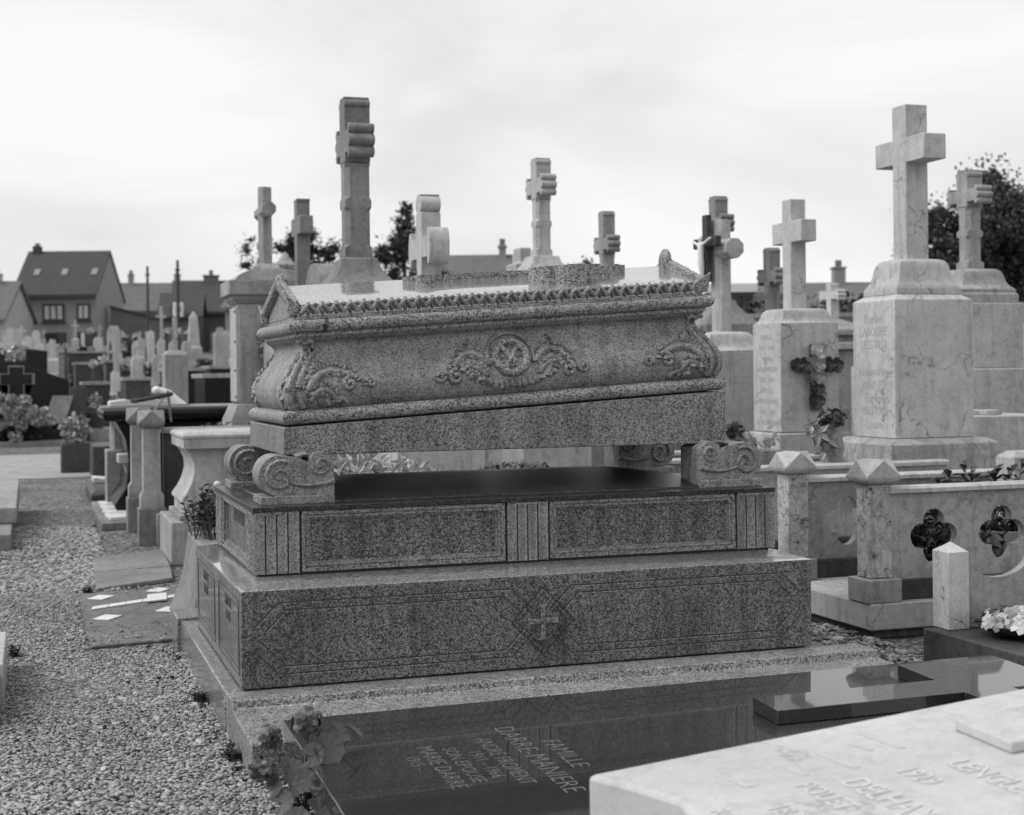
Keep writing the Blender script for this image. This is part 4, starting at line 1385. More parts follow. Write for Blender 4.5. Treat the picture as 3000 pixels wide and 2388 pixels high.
# S2 plain cross on a block with a rose cross hung on its side
t = thing('cross_monument', 'plain stone cross on a smaller block hung with a cross of roses', 'monument', (5.63, 10.15, 0))
part(t, 'base', M().box(5.33, 5.95, 9.88, 10.42, 0, 0.815), 'limestone', 0.01)
part(t, 'block', M().loft([(5.38, 5.88, 9.93, 10.375, 0.82), (5.38, 5.88, 9.93, 10.375, 1.645)]), 'limestone_veined', 0.006)
part(t, 'bell_cap', M().loft(bell(5.38, 5.88, 9.93, 10.375, 1.6455, 1.765, 0.25, 0.22)), 'limestone', 0, 60)
cross_part(t, 5.63, 10.152, 1.757, 0.853, 0.134, 0.132, 0.46, 0.60, 0.165, 'plain', 'limestone_veined')
block_text(t, ['FAMILLE', '1873 – 1948', 'MARIE', 'ANNA MERLIER', '1857 – 1936', 'ÉPOUSE', 'ANGE BOYAVAL', '1882 – 1956', 'DE PROFUNDIS'], 5.38, 10.15, 1.53, 0.082, 0.052, stretch=0.95)


def rose(m, c, r, seed=0):
    r_ = random.Random(seed)
    for ring, (n_, q, up) in enumerate(((5, 1.0, 0.15), (5, 0.7, 0.5), (4, 0.42, 0.8))):
        for k in range(n_):
            a0 = 2 * PI * k / n_ + ring * 0.6 + r_.random() * 0.3
            # the rose faces -Y
            d = Vector((math.cos(a0), -up * 0.6, math.sin(a0)))
            s_ = Vector((-math.sin(a0), 0, math.cos(a0)))
            b = Vector(c) + Vector((0, -0.35 * r * ring, 0))
            m.add([tuple(b), tuple(b + d * r * q * 0.6 + s_ * r * q * 0.5), tuple(b + d * r * q + s_ * r * q * 0.25 + Vector((0, -0.2 * r, 0))), tuple(b + d * r * q - s_ * r * q * 0.25 + Vector((0, -0.2 * r, 0))), tuple(b + d * r * q * 0.6 - s_ * r * q * 0.5)], [(0, 1, 2, 3, 4)])
    m.ball((c[0], c[1] - 0.5 * r, c[2]), r * 0.3, 6, 4)


rc = thing('rose_cross', 'dark cross covered with artificial roses hanging on the smaller stone block', 'wreath', (5.66, 9.90, 1.2))
part(rc, 'backing', M().prism([(5.66 + y_, z_) for (y_, z_) in cross_poly(0.075, 0.50, 0.36, 0.335, 0.06, 'plain')], 9.895, 9.925, 'y', Matrix.Translation((0, 0, 0.985))), 'wood_dark', 0.003)
for i, (dx, z, r_, mt) in enumerate(((0.0, 1.43, 0.042, 'petal_pale'), (0.02, 1.39, 0.04, 'petal_pale'), (0.0, 1.325, 0.062, 'petal_mid'), (-0.10, 1.32, 0.052, 'petal_dark'), (-0.15, 1.325, 0.045, 'petal_dark'), (0.09, 1.325, 0.05, 'petal_dark'), (0.15, 1.32, 0.05, 'petal_dark'), (0.005, 1.235, 0.055, 'petal_mid'), (0.0, 1.155, 0.055, 'petal_dark'), (-0.005, 1.07, 0.06, 'petal_dark'), (0.03, 1.11, 0.04, 'petal_mid'))):
    m = M()
    rose(m, (5.66 + dx * 1.15, 9.893, 1.26 + (z - 1.26) * 1.08), r_ * 1.25, i)
    part(rc, 'rose', m, mt, 0, 0)

# S3 octagonal cross with crucifix
t = thing('cross_monument', 'octagonal-armed stone cross bearing a dark crucifix, behind the tomb head', 'monument', (5.52, 11.2, 0))
part(t, 'block', M().box(5.25, 5.79, 10.95, 11.45, 0, 1.455), 'limestone', 0.008)
part(t, 'bell_cap', M().loft(bell(5.25, 5.79, 10.95, 11.45, 1.4555, 1.62, 0.22, 0.2)), 'limestone', 0, 60)


def octo_bar(m, p0, p1, r, axis):
    ring = []
    for p in (p0, p1):
        if axis == 'z':
            ring.append([(p[0] + r * math.cos(R(22.5 + 45 * k)), p[1] + r * math.sin(R(22.5 + 45 * k)), p[2]) for k in range(8)])
        else:
            ring.append([(p[0] + r * math.cos(R(22.5 + 45 * k)), p[1], p[2] + r * math.sin(R(22.5 + 45 * k))) for k in range(8)])
    return m.rings(ring)


m = octo_bar(M(), (5.52, 11.2, 1.61), (5.52, 11.2, 2.56), 0.082, 'z')
octo_bar(m, (5.52, 10.94, 2.306), (5.52, 11.46, 2.306), 0.088, 'y')
part(t, 'cross', m, 'limestone', 0.003)
cf = thing('crucifix', 'dark wooden crucifix with small pale figure fixed to the octagonal stone cross', 'crucifix', (5.40, 11.2, 2.1))
cfm = [(11.2 + y_, 2.04 + z_) for (y_, z_) in cross_poly(0.085, 0.56, 0.44, 0.33, 0.085, 'plain')]
part(cf, 'wooden_cross', M().prism(cfm, 5.365, 5.42), 'wood_dark', 0.01)
m = M()
m.ball((5.33, 11.2, 2.40), (0.022, 0.022, 0.028), 8, 6)
m.tube([(5.335, 11.2, 2.39), (5.335, 11.2, 2.345), (5.335, 11.2, 2.25), (5.335, 11.2, 2.2), (5.34, 11.195, 2.12), (5.35, 11.2, 2.055)], [0.012, 0.03, 0.026, 0.03, 0.022, 0.012], 8)
for sg in (-1, 1):
    m.tube([(5.335, 11.2, 2.34), (5.335, 11.2 + sg * 0.09, 2.365), (5.34, 11.2 + sg * 0.17, 2.395)], [0.016, 0.012, 0.009], 7)
part(cf, 'figure', m, 'white_paint', 0, 60)
# dark wreath hanging on the flank of that monument
wr = thing('dark_wreath', 'dark round leaf wreath leaning beside the octagonal cross block', 'wreath', (6.1, 11.3, 1.3))
m = M()
for k in range(60):
    a0 = 2 * PI * k / 60
    leaf_cloud(m, (6.1 + 0.13 * math.cos(a0), 11.3, 1.33 + 0.19 * math.sin(a0)), (0.05, 0.05, 0.05), 7, 0.028)
part(wr, 'foliage', m, 'leaf_tree', 0, 0)

# tall ornate cross left of centre (T1)
t = thing('cross_monument', 'tallest grey ornate cross with lobed arms and chamfered shaft, left of centre', 'monument', (2.05, 9.56, 0))
part(t, 'block', M().box(1.72, 2.38, 9.25, 9.9, 0, 1.80), 'limestone_grey', 0.01)
lv = [(2.05 - w_, 2.05 + w_, 9.56 - w_, 9.56 + w_, z_) for (w_, z_) in ((0.26, 1.80), (0.26, 1.875), (0.235, 1.885), (0.20, 1.91), (0.165, 1.95), (0.135, 2.0), (0.12, 2.05), (0.10, 2.066))]
part(t, 'flared_foot', M().loft(lv), 'mid_stone', 0, 30)


def chamfer_shaft(m, cx, cy, wx, wy, segs):
    """octagonal loft; segs of (z, chamfer)"""
    rings = []
    for (z, c, s_) in segs:
        ax, ay = wx / 2 * s_, wy / 2 * s_
        rings.append([(cx - ax + c, cy - ay, z), (cx + ax - c, cy - ay, z), (cx + ax, cy - ay + c, z), (cx + ax, cy + ay - c, z), (cx + ax - c, cy + ay, z), (cx - ax + c, cy + ay, z), (cx - ax, cy + ay - c, z), (cx - ax, cy - ay + c, z)])
    return m.rings(rings)


def ornate_cross(t, cx, cy, z0, h, w, d, span, az, ah, mat, shaft_frac=None):
    """chamfered shaft with collar below a lobed cross head"""
    za = z0 + az - ah * 0.62
    L = za - z0
    c = w * 0.22
    segs = [(z0, 0.002, 1.08), (z0 + L * 0.10, 0.002, 1.08), (z0 + L * 0.135, c, 1.0), (z0 + L * 0.50, c, 1.0), (z0 + L * 0.53, 0.003, 1.04), (z0 + L * 0.60, 0.003, 1.04), (z0 + L * 0.64, c, 1.0), (za - L * 0.05, c, 1.0), (za - 0.004, 0.004, 1.0)]
    part(t, 'shaft', chamfer_shaft(M(), cx, cy, d, w, segs), mat, 0.002, 25)
    pol = cross_poly(w, h - (za - z0), span, az - (za - z0), ah, 'lobed')
    part(t, 'cross_head', M().prism([(cy + p[0], za + p[1]) for p in pol], cx - d / 2, cx + d / 2), mat, 0.004, 40)


ornate_cross(t, 2.05, 9.56, 2.066, 1.055, 0.165, 0.17, 0.47, 0.755, 0.21, 'mid_stone')
# its arched drum neighbour
dr = thing('arched_headstone', 'rounded barrel-topped headstone just left of the tallest ornate cross', 'headstone', (2.05, 10.35, 0))
part(dr, 'slab', M().prism([(10.05, 0), (10.65, 0), (10.65, 1.9)] + [(10.35 + 0.3 * math.cos(q), 1.85 + 0.24 * math.sin(q)) for q in np.linspace(0.05, PI - 0.05, 14)] + [(10.05, 1.9)], 1.9, 2.25), 'mid_stone', 0.01, 40)

# round-lobed cross (C4)
t = thing('cross_monument', 'pale cross with big round lobes standing right behind the sarcophagus lid', 'monument', (2.33, 8.75, 0))
part(t, 'block', M().loft([(2.05, 2.6, 8.5, 9.0, 0), (2.05, 2.6, 8.5, 9.0, 1.30), (2.2, 2.46, 8.62, 8.88, 1.42)]), 'limestone', 0.01)
cross_part(t, 2.33, 8.75, 1.42, 0.975, 0.12, 0.125, 0.52, 0.645, 0.2, 'round', 'limestone')

# thin cross with octagonal arms on arched pedestal (C2)
t = thing('cross_monument', 'slim octagonal cross on a tall arched pedestal at the left', 'monument', (1.98, 13.05, 0))
part(t, 'foot', M().loft([(1.62, 2.34, 12.75, 13.35, 0), (1.62, 2.34, 12.75, 13.35, 0.92), (1.68, 2.28, 12.8, 13.3, 1.06)]), 'limestone_grey', 0.01)
part(t, 'pedestal', M().box(1.71, 2.25, 12.83, 13.27, 1.0605, 1.93), 'limestone_grey', 0.006)
part(t, 'cornice', M().loft([(1.70, 2.26, 12.82, 13.28, 1.93), (1.66, 2.30, 12.78, 13.32, 1.97), (1.66, 2.30, 12.78, 13.32, 2.0), (1.62, 2.34, 12.74, 13.36, 2.005), (1.62, 2.34, 12.74, 13.36, 2.13)]), 'limestone_grey', 0.005)
part(t, 'arched_top', M().prism([(1.66, 2.131), (2.30, 2.131)] + [(1.98 + 0.30 * math.cos(q), 2.131 + 0.105 * math.sin(q)) for q in np.linspace(0.1, PI - 0.1, 12)], 12.76, 13.34, 'y'), 'limestone', 0.008, 40)
m = octo_bar(M(), (1.98, 13.05, 2.232), (1.98, 13.05, 2.97), 0.062, 'z')
octo_bar(m, (1.98, 12.80, 2.755), (1.98, 13.30, 2.755), 0.066, 'y')
part(t, 'cross', m, 'limestone_grey', 0.003)
part(t, 'foot_ring', M().loft([(1.88, 2.08, 12.95, 13.15, 2.225), (1.86, 2.10, 12.93, 13.17, 2.25), (1.90, 2.06, 12.97, 13.13, 2.29)]), 'limestone_grey', 0.004)
part(t, 'side_plaque', M().box(1.685, 1.71, 12.84, 13.24, 1.08, 1.90), 'limestone', 0.003)
for z_ in (1.12, 1.35, 1.6, 1.86):
    part(t, 'plaque_stud', M().ball((1.683, 12.87, z_), 0.012, 8, 6), 'dark_metal', 0)
wr = thing('dark_wreath', 'small leaf wreath hung on the arched pedestal beside the sarcophagus', 'wreath', (2.0, 12.78, 1.62))
m = M()
for k in range(40):
    a0 = 2 * PI * k / 40
    leaf_cloud(m, (2.0 + 0.10 * math.cos(a0), 12.79, 1.60 + 0.16 * math.sin(a0)), (0.045, 0.04, 0.045), 6, 0.024)
part(wr, 'foliage', m, 'petal_mid', 0, 0)

# slim cross with flat cap (C3)
t = thing('cross_monument', 'slender cross with a flat cap left of the tallest cross', 'monument', (2.2, 12.43, 0))
part(t, 'block', M().box(1.9, 2.5, 12.15, 12.7, 0, 1.6), 'limestone_grey', 0.01)
cross_part(t, 2.2, 12.43, 1.6, 1.195, 0.12, 0.115, 0.42, 0.965, 0.15, 'capped', 'mid_stone')
# little finial post further back
t = thing('finial_post', 'small stone post with pointed finial between the two slim left crosses', 'post', (2.97, 17.97, 0))
part(t, 'shaft', M().loft([(2.82, 3.12, 17.82, 18.12, 0), (2.82, 3.12, 17.82, 18.12, 2.3), (2.86, 3.08, 17.86, 18.08, 2.32), (2.86, 3.08, 17.86, 18.08, 2.62)]), 'limestone_grey', 0.01)
part(t, 'finial', M().lathe([(0.13, 2.62), (0.14, 2.66), (0.10, 2.70), (0.05, 2.76), (0.035, 2.8), (0.0, 2.83)], (2.97, 17.97), 12), 'limestone_grey', 0, 40)

# ornate crosses behind
for (label, cx, cy, zb, zt, armc, ah, w, d, span, bw2, mt) in (
        ('pale ornate lobed cross standing behind the middle of the lid', 4.30, 12.27, 2.325, 3.191, 2.94, 0.18, 0.14, 0.14, 0.46, 0.3, 'limestone'),
        ('ornate lobed cross behind the right part of the lid, lower than its left neighbour', 5.22, 13.02, 1.6, 2.826, 2.51, 0.155, 0.115, 0.125, 0.40, 0.3, 'limestone_grey'),
        ('grey ornate cross partly hidden behind the dark crucifix', 6.68, 13.60, 2.017, 3.075, 2.79, 0.17, 0.14, 0.145, 0.46, 0.3, 'mid_stone'),
        ('ornate cross half hidden behind the plain cross with roses', 7.19, 13.43, 1.3, 2.543, 2.25, 0.16, 0.12, 0.13, 0.42, 0.3, 'mid_stone'),
        ('rightmost ornate cross standing before the dark tree', 7.17, 10.07, 2.081, 2.875, 2.665, 0.14, 0.14, 0.145, 0.42, 0.3, 'limestone_grey')):
    t = thing('cross_monument', label, 'monument', (cx, cy, 0))
    right = 'rightmost' in label
    if right:
        part(t, 'base', M().box(cx - 0.42, cx + 0.42, cy - 0.4, cy + 0.4, 0, 1.287), 'limestone', 0.01)
        part(t, 'block', M().box(cx - 0.30, cx + 0.30, cy - 0.27, cy + 0.27, 1.288, 1.80), 'limestone', 0.008)
        part(t, 'cap_plate', M().loft([(cx - 0.27, cx + 0.27, cy - 0.25, cy + 0.25, 1.80), (cx - 0.27, cx + 0.27, cy - 0.25, cy + 0.25, 1.87), (cx - 0.255, cx + 0.255, cy - 0.235, cy + 0.235, 1.885), (cx - 0.26, cx + 0.26, cy - 0.24, cy + 0.24, 1.91)]), 'limestone_grey', 0.004)
        part(t, 'bell_cap', M().loft(bell(cx - 0.25, cx + 0.25, cy - 0.23, cy + 0.23, 1.911, 2.081, 0.2, 0.19)), 'limestone_grey', 0, 60)
    else:
        part(t, 'block', M().loft([(cx - bw2, cx + bw2, cy - bw2, cy + bw2, 0), (cx - bw2, cx + bw2, cy - bw2, cy + bw2, zb - 0.25), (cx - 0.14, cx + 0.14, cy - 0.14, cy + 0.14, zb - 0.06), (cx - 0.12, cx + 0.12, cy - 0.12, cy + 0.12, zb)]), mt, 0.01)
    ornate_cross(t, cx, cy, zb, zt - zb, w, d, span, armc - zb, ah, mt)
# flat-topped grey block peeping over the lid and the little far cross
t = thing('headstone', 'square grey headstone top just left of the middle ornate cross', 'headstone', (4.4, 13.6, 0))
part(t, 'slab', M().loft([(4.46, 4.7, 13.5, 13.8, 0), (4.46, 4.7, 13.5, 13.8, 2.36), (4.52, 4.64, 13.55, 13.75, 2.38), (4.52, 4.64, 13.55, 13.75, 2.52)]), 'limestone', 0.01)
t = thing('cross_monument', 'small white lobed cross far off between the two plain crosses', 'monument', (12.44, 21.18, 0))
part(t, 'block', M().box(12.2, 12.7, 20.9, 21.4, 0, 1.4), 'limestone_grey', 0.01)
cross_part(t, 12.44, 21.18, 1.4, 1.32, 0.14, 0.15, 0.62, 1.11, 0.17, 'lobed', 'white_stone')

# pale box tomb and items at the right edge
t = thing('box_tomb', 'pale flat-topped box tomb beside the large veined block', 'tomb', (6.9, 8.9, 0))
part(t, 'chest', M().box(6.30, 6.95, 8.75, 9.5, 0, 0.95), 'limestone', 0.008)
part(t, 'lid_cross', M().prism([(6.35, 9.05), (6.5, 9.05), (6.5, 8.95), (6.6, 8.95), (6.6, 9.05), (6.7, 9.05), (6.7, 9.15), (6.6, 9.15), (6.6, 9.3), (6.5, 9.3), (6.5, 9.15), (6.35, 9.15)], 0.951, 0.985, 'z'), 'limestone', 0.004)
t = thing('stone_pier', 'short white stone pier behind the plants at the right edge', 'pier', (5.13, 6.83, 0))
part(t, 'pier', M().loft([(5.06, 5.4, 6.74, 6.9, 0.18), (5.06, 5.4, 6.74, 6.9, 0.80), (5.1, 5.36, 6.78, 6.86, 0.83)]), 'limestone', 0.006)
t = thing('box_tomb', 'stone chest with hollow side behind the pale box tomb at right edge', 'tomb', (8.6, 10.6, 0))
part(t, 'chest', M().plate([(7.75, 0), (9.6, 0), (9.6, 1.1), (7.75, 1.1)], [quatrefoil(8.35, 0.62, 0.4)], 10.3, 10.4, 'y'), 'limestone_grey', 0)
part(t, 'lid', M().box(7.70, 9.7, 10.25, 10.9, 1.101, 1.16), 'limestone', 0.006)
part(t, 'statuette', M().lathe([(0.10, 1.161), (0.11, 1.3), (0.08, 1.48), (0.05, 1.56), (0.06, 1.62), (0.0, 1.69)], (7.98, 10.5), 12), 'white_paint', 0, 50)
part(t, 'statuette', M().lathe([(0.09, 1.161), (0.10, 1.3), (0.09, 1.45), (0.0, 1.47)], (8.2, 10.5), 12), 'white_paint', 0, 50)

# flowers standing between the railings
ld = thing('ceramic_flowers', 'white ceramic lily bunch in a grey vase between the two capped posts', 'flowers', (4.62, 8.02, 0.42))
part(ld, 'vase', M().lathe([(0.05, 0.72), (0.07, 0.80), (0.055, 0.9), (0.065, 0.93), (0.05, 0.925)], (4.70, 8.02), 14), 'limestone_grey', 0, 50)
m = M()
for (x, z, r_) in ((4.56, 0.90, 0.075), (4.62, 0.86, 0.07), (4.52, 0.95, 0.05), (4.60, 0.80, 0.06)):
    floret(m, (x, 7.96, z), (-0.3, -1, 0.35), r_, True)
    floret(m, (x + 0.01, 7.97, z), (-0.1, -1, 0.1), r_ * 1.1, True)
    floret(m, (x - 0.02, 7.98, z - 0.03), (0.3, -1, 0.6), r_ * 0.8, True)
part(ld, 'lilies', m, 'petal_mix', 0, 0)
m = M()
leaf_cloud(m, (4.70, 8.0, 0.99), (0.11, 0.1, 0.07), 160, 0.016)
part(ld, 'foliage', m, 'leaf_shrub', 0, 0)
part(ld, 'stand', M().box(4.46, 4.78, 7.93, 8.1, 0.18, 0.72), 'limestone_grey', 0.01)
lf = thing('artificial_flowers', 'pale artificial flowers lying behind the right scroll foot', 'flowers', (4.4, 8.55, 0.7))
part(lf, 'stand', M().box(4.2, 4.6, 8.45, 8.7, 0.18, 0.78), 'limestone_grey', 0.01)
m = M()
rr = random.Random(14)
for k in range(26):
    floret(m, (4.22 + 0.36 * rr.random(), 8.48 + 0.1 * rr.random(), 0.81 + 0.08 * rr.random()), (rr.uniform(-0.6, 0.6), -0.7, rr.random()), 0.04)
part(lf, 'flowers', m, 'petal_mid', 0, 0)['kind'] = 'stuff'
m = M()
leaf_cloud(m, (4.27, 8.5, 0.9), (0.07, 0.06, 0.06), 60, 0.02)
part(lf, 'foliage', m, 'leaf_shrub', 0, 0)

# ================================================================ GRAVES BEHIND AND LEFT OF THE TOMB
t = thing('flared_kerb_grave', 'low pale grave with flared stone end just behind the granite tomb', 'grave', (1.9, 8.2, 0))
part(t, 'end_stone', M().prism([(0.69, 0.0), (0.98, 0.0), (0.98, 0.44), (0.805, 0.44), (0.795, 0.36), (0.78, 0.26), (0.755, 0.16), (0.715, 0.06)], 7.42, 8.25, 'y'), 'mid_stone', 0.01, 50)
part(t, 'slab', M().box(0.985, 3.0, 7.42, 8.25, 0, 0.42), 'limestone_grey', 0.01)
part(t, 'ledger', M().box(1.05, 2.95, 7.48, 8.2, 0.42, 0.72), 'limestone_grey', 0.01)
rs = leafy_plant('rose_bush', 'small rose bush beside the left end of the granite tomb', 0.90, 7.95, 0.44, 0.10, 0.2, 0.26, 26, 0.06, 'leaf_shrub', 17)
m = M()
for (x, y, z) in ((0.87, 7.9, 0.80), (0.93, 7.98, 0.72), (0.84, 7.86, 0.66)):
    m.ball((x, y, z), 0.018, 7, 5)
part(rs, 'rose', M().ball((0.93, 7.9, 0.72), 0.02, 8, 6, jit=0.3), 'petal_pale', 0, 60)
# artificial lilies seen through the gap below the sarcophagus
rr = random.Random(31)
for (label, x0, x1, n_, r_, mt, hh) in (('heap of pale artificial lilies seen through the gap under the sarcophagus', 1.40, 2.05, 56, 0.046, 'petal_pale', 0.11), ('low spray of darker artificial flowers seen through the gap near the middle', 2.28, 2.75, 30, 0.032, 'petal_mid', 0.05)):
    t = thing('artificial_flowers', label, 'flowers', ((x0 + x1) / 2, 7.7, 0.72), group='artificial flowers on the grave behind the tomb')
    m = M()
    for k in range(n_):
        u_ = rr.random()
        floret(m, (x0 + (x1 - x0) * u_, 7.62 + 0.15 * rr.random(), 0.735 + hh * rr.random() * (1 - abs(u_ - 0.45))), (rr.uniform(-0.8, 0.8), -0.8, rr.uniform(0.0, 1)), r_ * 1.2, True)
    part(t, 'flowers', m, mt, 0, 0)
    m = M()
    leaf_cloud(m, ((x0 + x1) / 2, 7.72, 0.75), ((x1 - x0) / 2, 0.07, 0.035), 130, 0.022)
    part(t, 'foliage', m, 'petal_dark', 0, 0)

# box tomb with concave end and moulded table slab
t = thing('table_tomb', 'pale stone table tomb with moulded slab and curved end left of the sarcophagus', 'tomb', (2.0, 10.8, 0))
part(t, 'plinth', M().box(0.892, 3.3, 10.29, 11.2, 0, 0.305), 'limestone_grey', 0.012)
cv = [(0.99, 0.307), (3.2, 0.307), (3.2, 0.80), (1.0, 0.80), (1.035, 0.76), (1.06, 0.70), (1.063, 0.64), (1.045, 0.57), (1.01, 0.50), (0.975, 0.455), (0.97, 0.43), (0.99, 0.42)]
part(t, 'chest', M().prism(cv, 10.36, 11.1, 'y'), 'limestone', 0.006, 40)
part(t, 'table_slab', M().loft([(0.985, 3.25, 10.27, 11.2, 0.801), (0.985, 3.25, 10.27, 11.2, 0.868), (0.975, 3.26, 10.26, 11.21, 0.874), (0.975, 3.26, 10.26, 11.21, 0.895), (1.0, 3.24, 10.29, 11.18, 0.912)]), 'limestone', 0.004)
part(t, 'foot_moulding', M().box(0.955, 3.2, 10.325, 11.15, 0.306, 0.345), 'old_stone', 0.006)

# posts with gable caps along the alley, left
for i, (label, cx, cy, s_) in enumerate((('gable-capped stone post standing nearest on the left alley side', 0.875, 11.72, 1.0), ('gable-capped stone post half hidden behind the nearest left post', 0.855, 12.80, 1.0))):
    t = thing('capped_post', label, 'post', (cx, cy, 0), group='gable-capped posts by the left alley')
    part(t, 'base', M().box(cx - 0.105, cx + 0.105, cy - 0.10, cy + 0.10, 0, 0.29), 'mid_stone', 0.006)
    part(t, 'shaft', M().loft([(cx - 0.09, cx + 0.09, cy - 0.085, cy + 0.085, 0.29), (cx - 0.09, cx + 0.09, cy - 0.085, cy + 0.085, 0.385), (cx - 0.068, cx + 0.068, cy - 0.065, cy + 0.065, 0.42), (cx - 0.066, cx + 0.066, cy - 0.063, cy + 0.063, 0.905)]), 'limestone_grey', 0.004)
    part(t, 'cap', gable_cap(M(), cx, cy, 0.906, 0.20, 0.14), 'mid_stone', 0.004)
t = thing('railing_panel', 'dark stone panel with round hole running right from the capped left post', 'panel', (1.6, 11.8, 0))
part(t, 'panel', M().plate([(0.97, 0.25), (2.6, 0.25), (2.6, 0.86), (0.97, 0.86)], [quatrefoil(1.30, 0.55, 0.26), quatrefoil(1.75, 0.55, 0.26)], 11.75, 11.83, 'y'), 'slate_stone', 0)
part(t, 'coping', M().loft([(0.96, 2.6, 11.71, 11.87, 0.861), (0.96, 2.6, 11.71, 11.87, 0.885), (0.96, 2.6, 11.73, 11.85, 0.905)]), 'limestone_grey', 0.004)
part(t, 'sill', M().box(0.90, 2.6, 11.6, 11.95, 0, 0.25), 'limestone_grey', 0.008)
t = thing('stone_pier', 'chamfered stone pier beside the alley behind the capped left posts', 'pier', (0.83, 14.95, 0))
part(t, 'base', M().box(0.68, 1.0, 14.75, 15.15, 0, 0.60), 'limestone_grey', 0.01)
part(t, 'shaft', chamfer_shaft(M(), 0.84, 14.95, 0.22, 0.24, [(0.601, 0.03, 1), (0.93, 0.03, 1), (0.96, 0.03, 0.9), (0.985, 0.03, 0.5)]), 'limestone_grey', 0.004)
t = thing('stone_bench', 'small pale stone console on a short leg by the left posts', 'bench', (0.88, 13.95, 0))
part(t, 'top', M().loft([(0.74, 1.1, 13.85, 14.1, 0.52), (0.74, 1.1, 13.82, 14.1, 0.605)]), 'white_stone', 0.008)
part(t, 'bracket', M().loft([(0.84, 1.05, 13.9, 14.05, 0.36), (0.78, 1.08, 13.87, 14.08, 0.519)]), 'limestone', 0.008)
part(t, 'leg', M().box(0.84, 1.1, 13.9, 14.1, 0, 0.359), 'slate_stone', 0.008)
t = thing('inscribed_slab', 'cracked white marble slab with worn lettering lying by the left alley', 'grave slab', (0.8, 14.1, 0))
part(t, 'slab', M().box(0.55, 1.05, 12.95, 15.3, 0.0, 0.07), 'flag_stone', 0.01)
for k in range(4):
    m = M().prism([(0.63 + 0.01 * k, 13.12 + 0.48 * k), (1.0, 13.15 + 0.48 * k), (0.99, 13.52 + 0.48 * k), (0.60, 13.50 + 0.47 * k)], 0.071, 0.10, 'z')
    part(t, 'marble_fragment', m, 'white_tile', 0.004)
t = thing('grave_slab', 'dark grey raised slab with stone book beyond the cracked marble slab', 'grave slab', (0.8, 16.2, 0))
part(t, 'slab', M().loft([(0.56, 1.2, 15.5, 17.2, 0), (0.56, 1.2, 15.5, 17.2, 0.12), (0.60, 1.2, 15.56, 17.16, 0.16)]), 'slate_stone', 0.01)
part(t, 'stone_book', M().prism([(0.62, 0.161), (0.98, 0.161), (0.98, 0.22), (0.8, 0.205), (0.62, 0.225)], 16.6, 17.0, 'y'), 'white_stone', 0.01)

# black polished tomb with white open book
t = thing('black_tomb', 'black polished tomb with rounded slab edge behind the table tomb', 'tomb', (1.8, 14.3, 0))
part(t, 'chest', M().prism([(0.75, 0), (3.4, 0), (3.4, 0.9), (0.72, 0.9), (0.80, 0.75), (0.83, 0.55), (0.80, 0.3), (0.70, 0.15)], 13.75, 14.8, 'y'), 'black_granite_far', 0.01, 40)
lvb = []
for q in np.linspace(-PI / 2, PI / 2, 9):
    lvb.append((0.66 - 0.06 * math.cos(q), 3.5, 13.68 - 0.06 * math.cos(q), 14.9, 0.97 + 0.065 * math.sin(q)))
part(t, 'slab', M().loft(lvb), 'black_granite_far', 0, 60)
bk = thing('stone_book', 'white open stone book lying on the black polished tomb', 'book', (0.95, 14.2, 1.036))
for sg in (-1, 1):
    part(bk, 'page_block', M().prism([(0.95, 1.037), (0.95 + sg * 0.27, 1.037), (0.95 + sg * 0.27, 1.082), (0.95 + sg * 0.12, 1.10), (0.95 + sg * 0.004, 1.075)], 14.0, 14.42, 'y'), 'white_tile', 0.003, 50)
ws_ = thing('wreath_stand', 'thin metal easel with an oval ring leaning by the black tomb', 'stand', (1.05, 13.4, 0.3))
part(ws_, 'leg', M().tube([(0.93, 13.4, 0.85), (1.16, 13.5, 1.18)], 0.012, 6), 'limestone_grey', 0)
part(ws_, 'leg', M().tube([(1.16, 13.5, 1.18), (1.2, 13.65, 0.9)], 0.012, 6), 'limestone_grey', 0)
part(ws_, 'ring', M().tube([(1.02 + 0.17 * math.cos(q), 13.5 + 0.12 * math.sin(q), 1.12 + 0.03 * math.cos(q)) for q in np.linspace(0, 2 * PI, 20)], 0.02, 6), 'wood_dark', 0)
wf = thing('white_bust', 'small white kneeling plaster figure on the dark graves beyond the book', 'statue', (1.35, 15.9, 0))
part(wf, 'plinth', M().box(1.15, 1.6, 15.7, 16.1, 0, 0.95), 'slate_stone', 0.01)
m = M().tube([(1.5, 15.9, 0.96), (1.42, 15.9, 1.05), (1.36, 15.9, 1.13), (1.27, 15.9, 1.17)], [0.09, 0.07, 0.05, 0.035], 10)
m.ball((1.25, 15.9, 1.165), (0.05, 0.05, 0.048), 10, 8)
part(wf, 'figure', m, 'white_paint', 0, 70)
tp = thing('stone_pillar', 'plain tall square pillar rising behind the black tomb', 'pillar', (1.47, 16.6, 0))
part(tp, 'pillar', M().loft([(1.39, 1.64, 16.5, 16.9, 0), (1.39, 1.64, 16.5, 16.9, 1.55), (1.43, 1.6, 16.54, 16.86, 1.6)]), 'limestone_grey', 0.01)
leafy_plant('leafy_plant', 'low leafy plant beside the arched pedestal at the black tomb', 1.55, 12.35, 0.70, 0.35, 0.2, 0.2, 26, 0.09, 'leaf_shrub', 41)

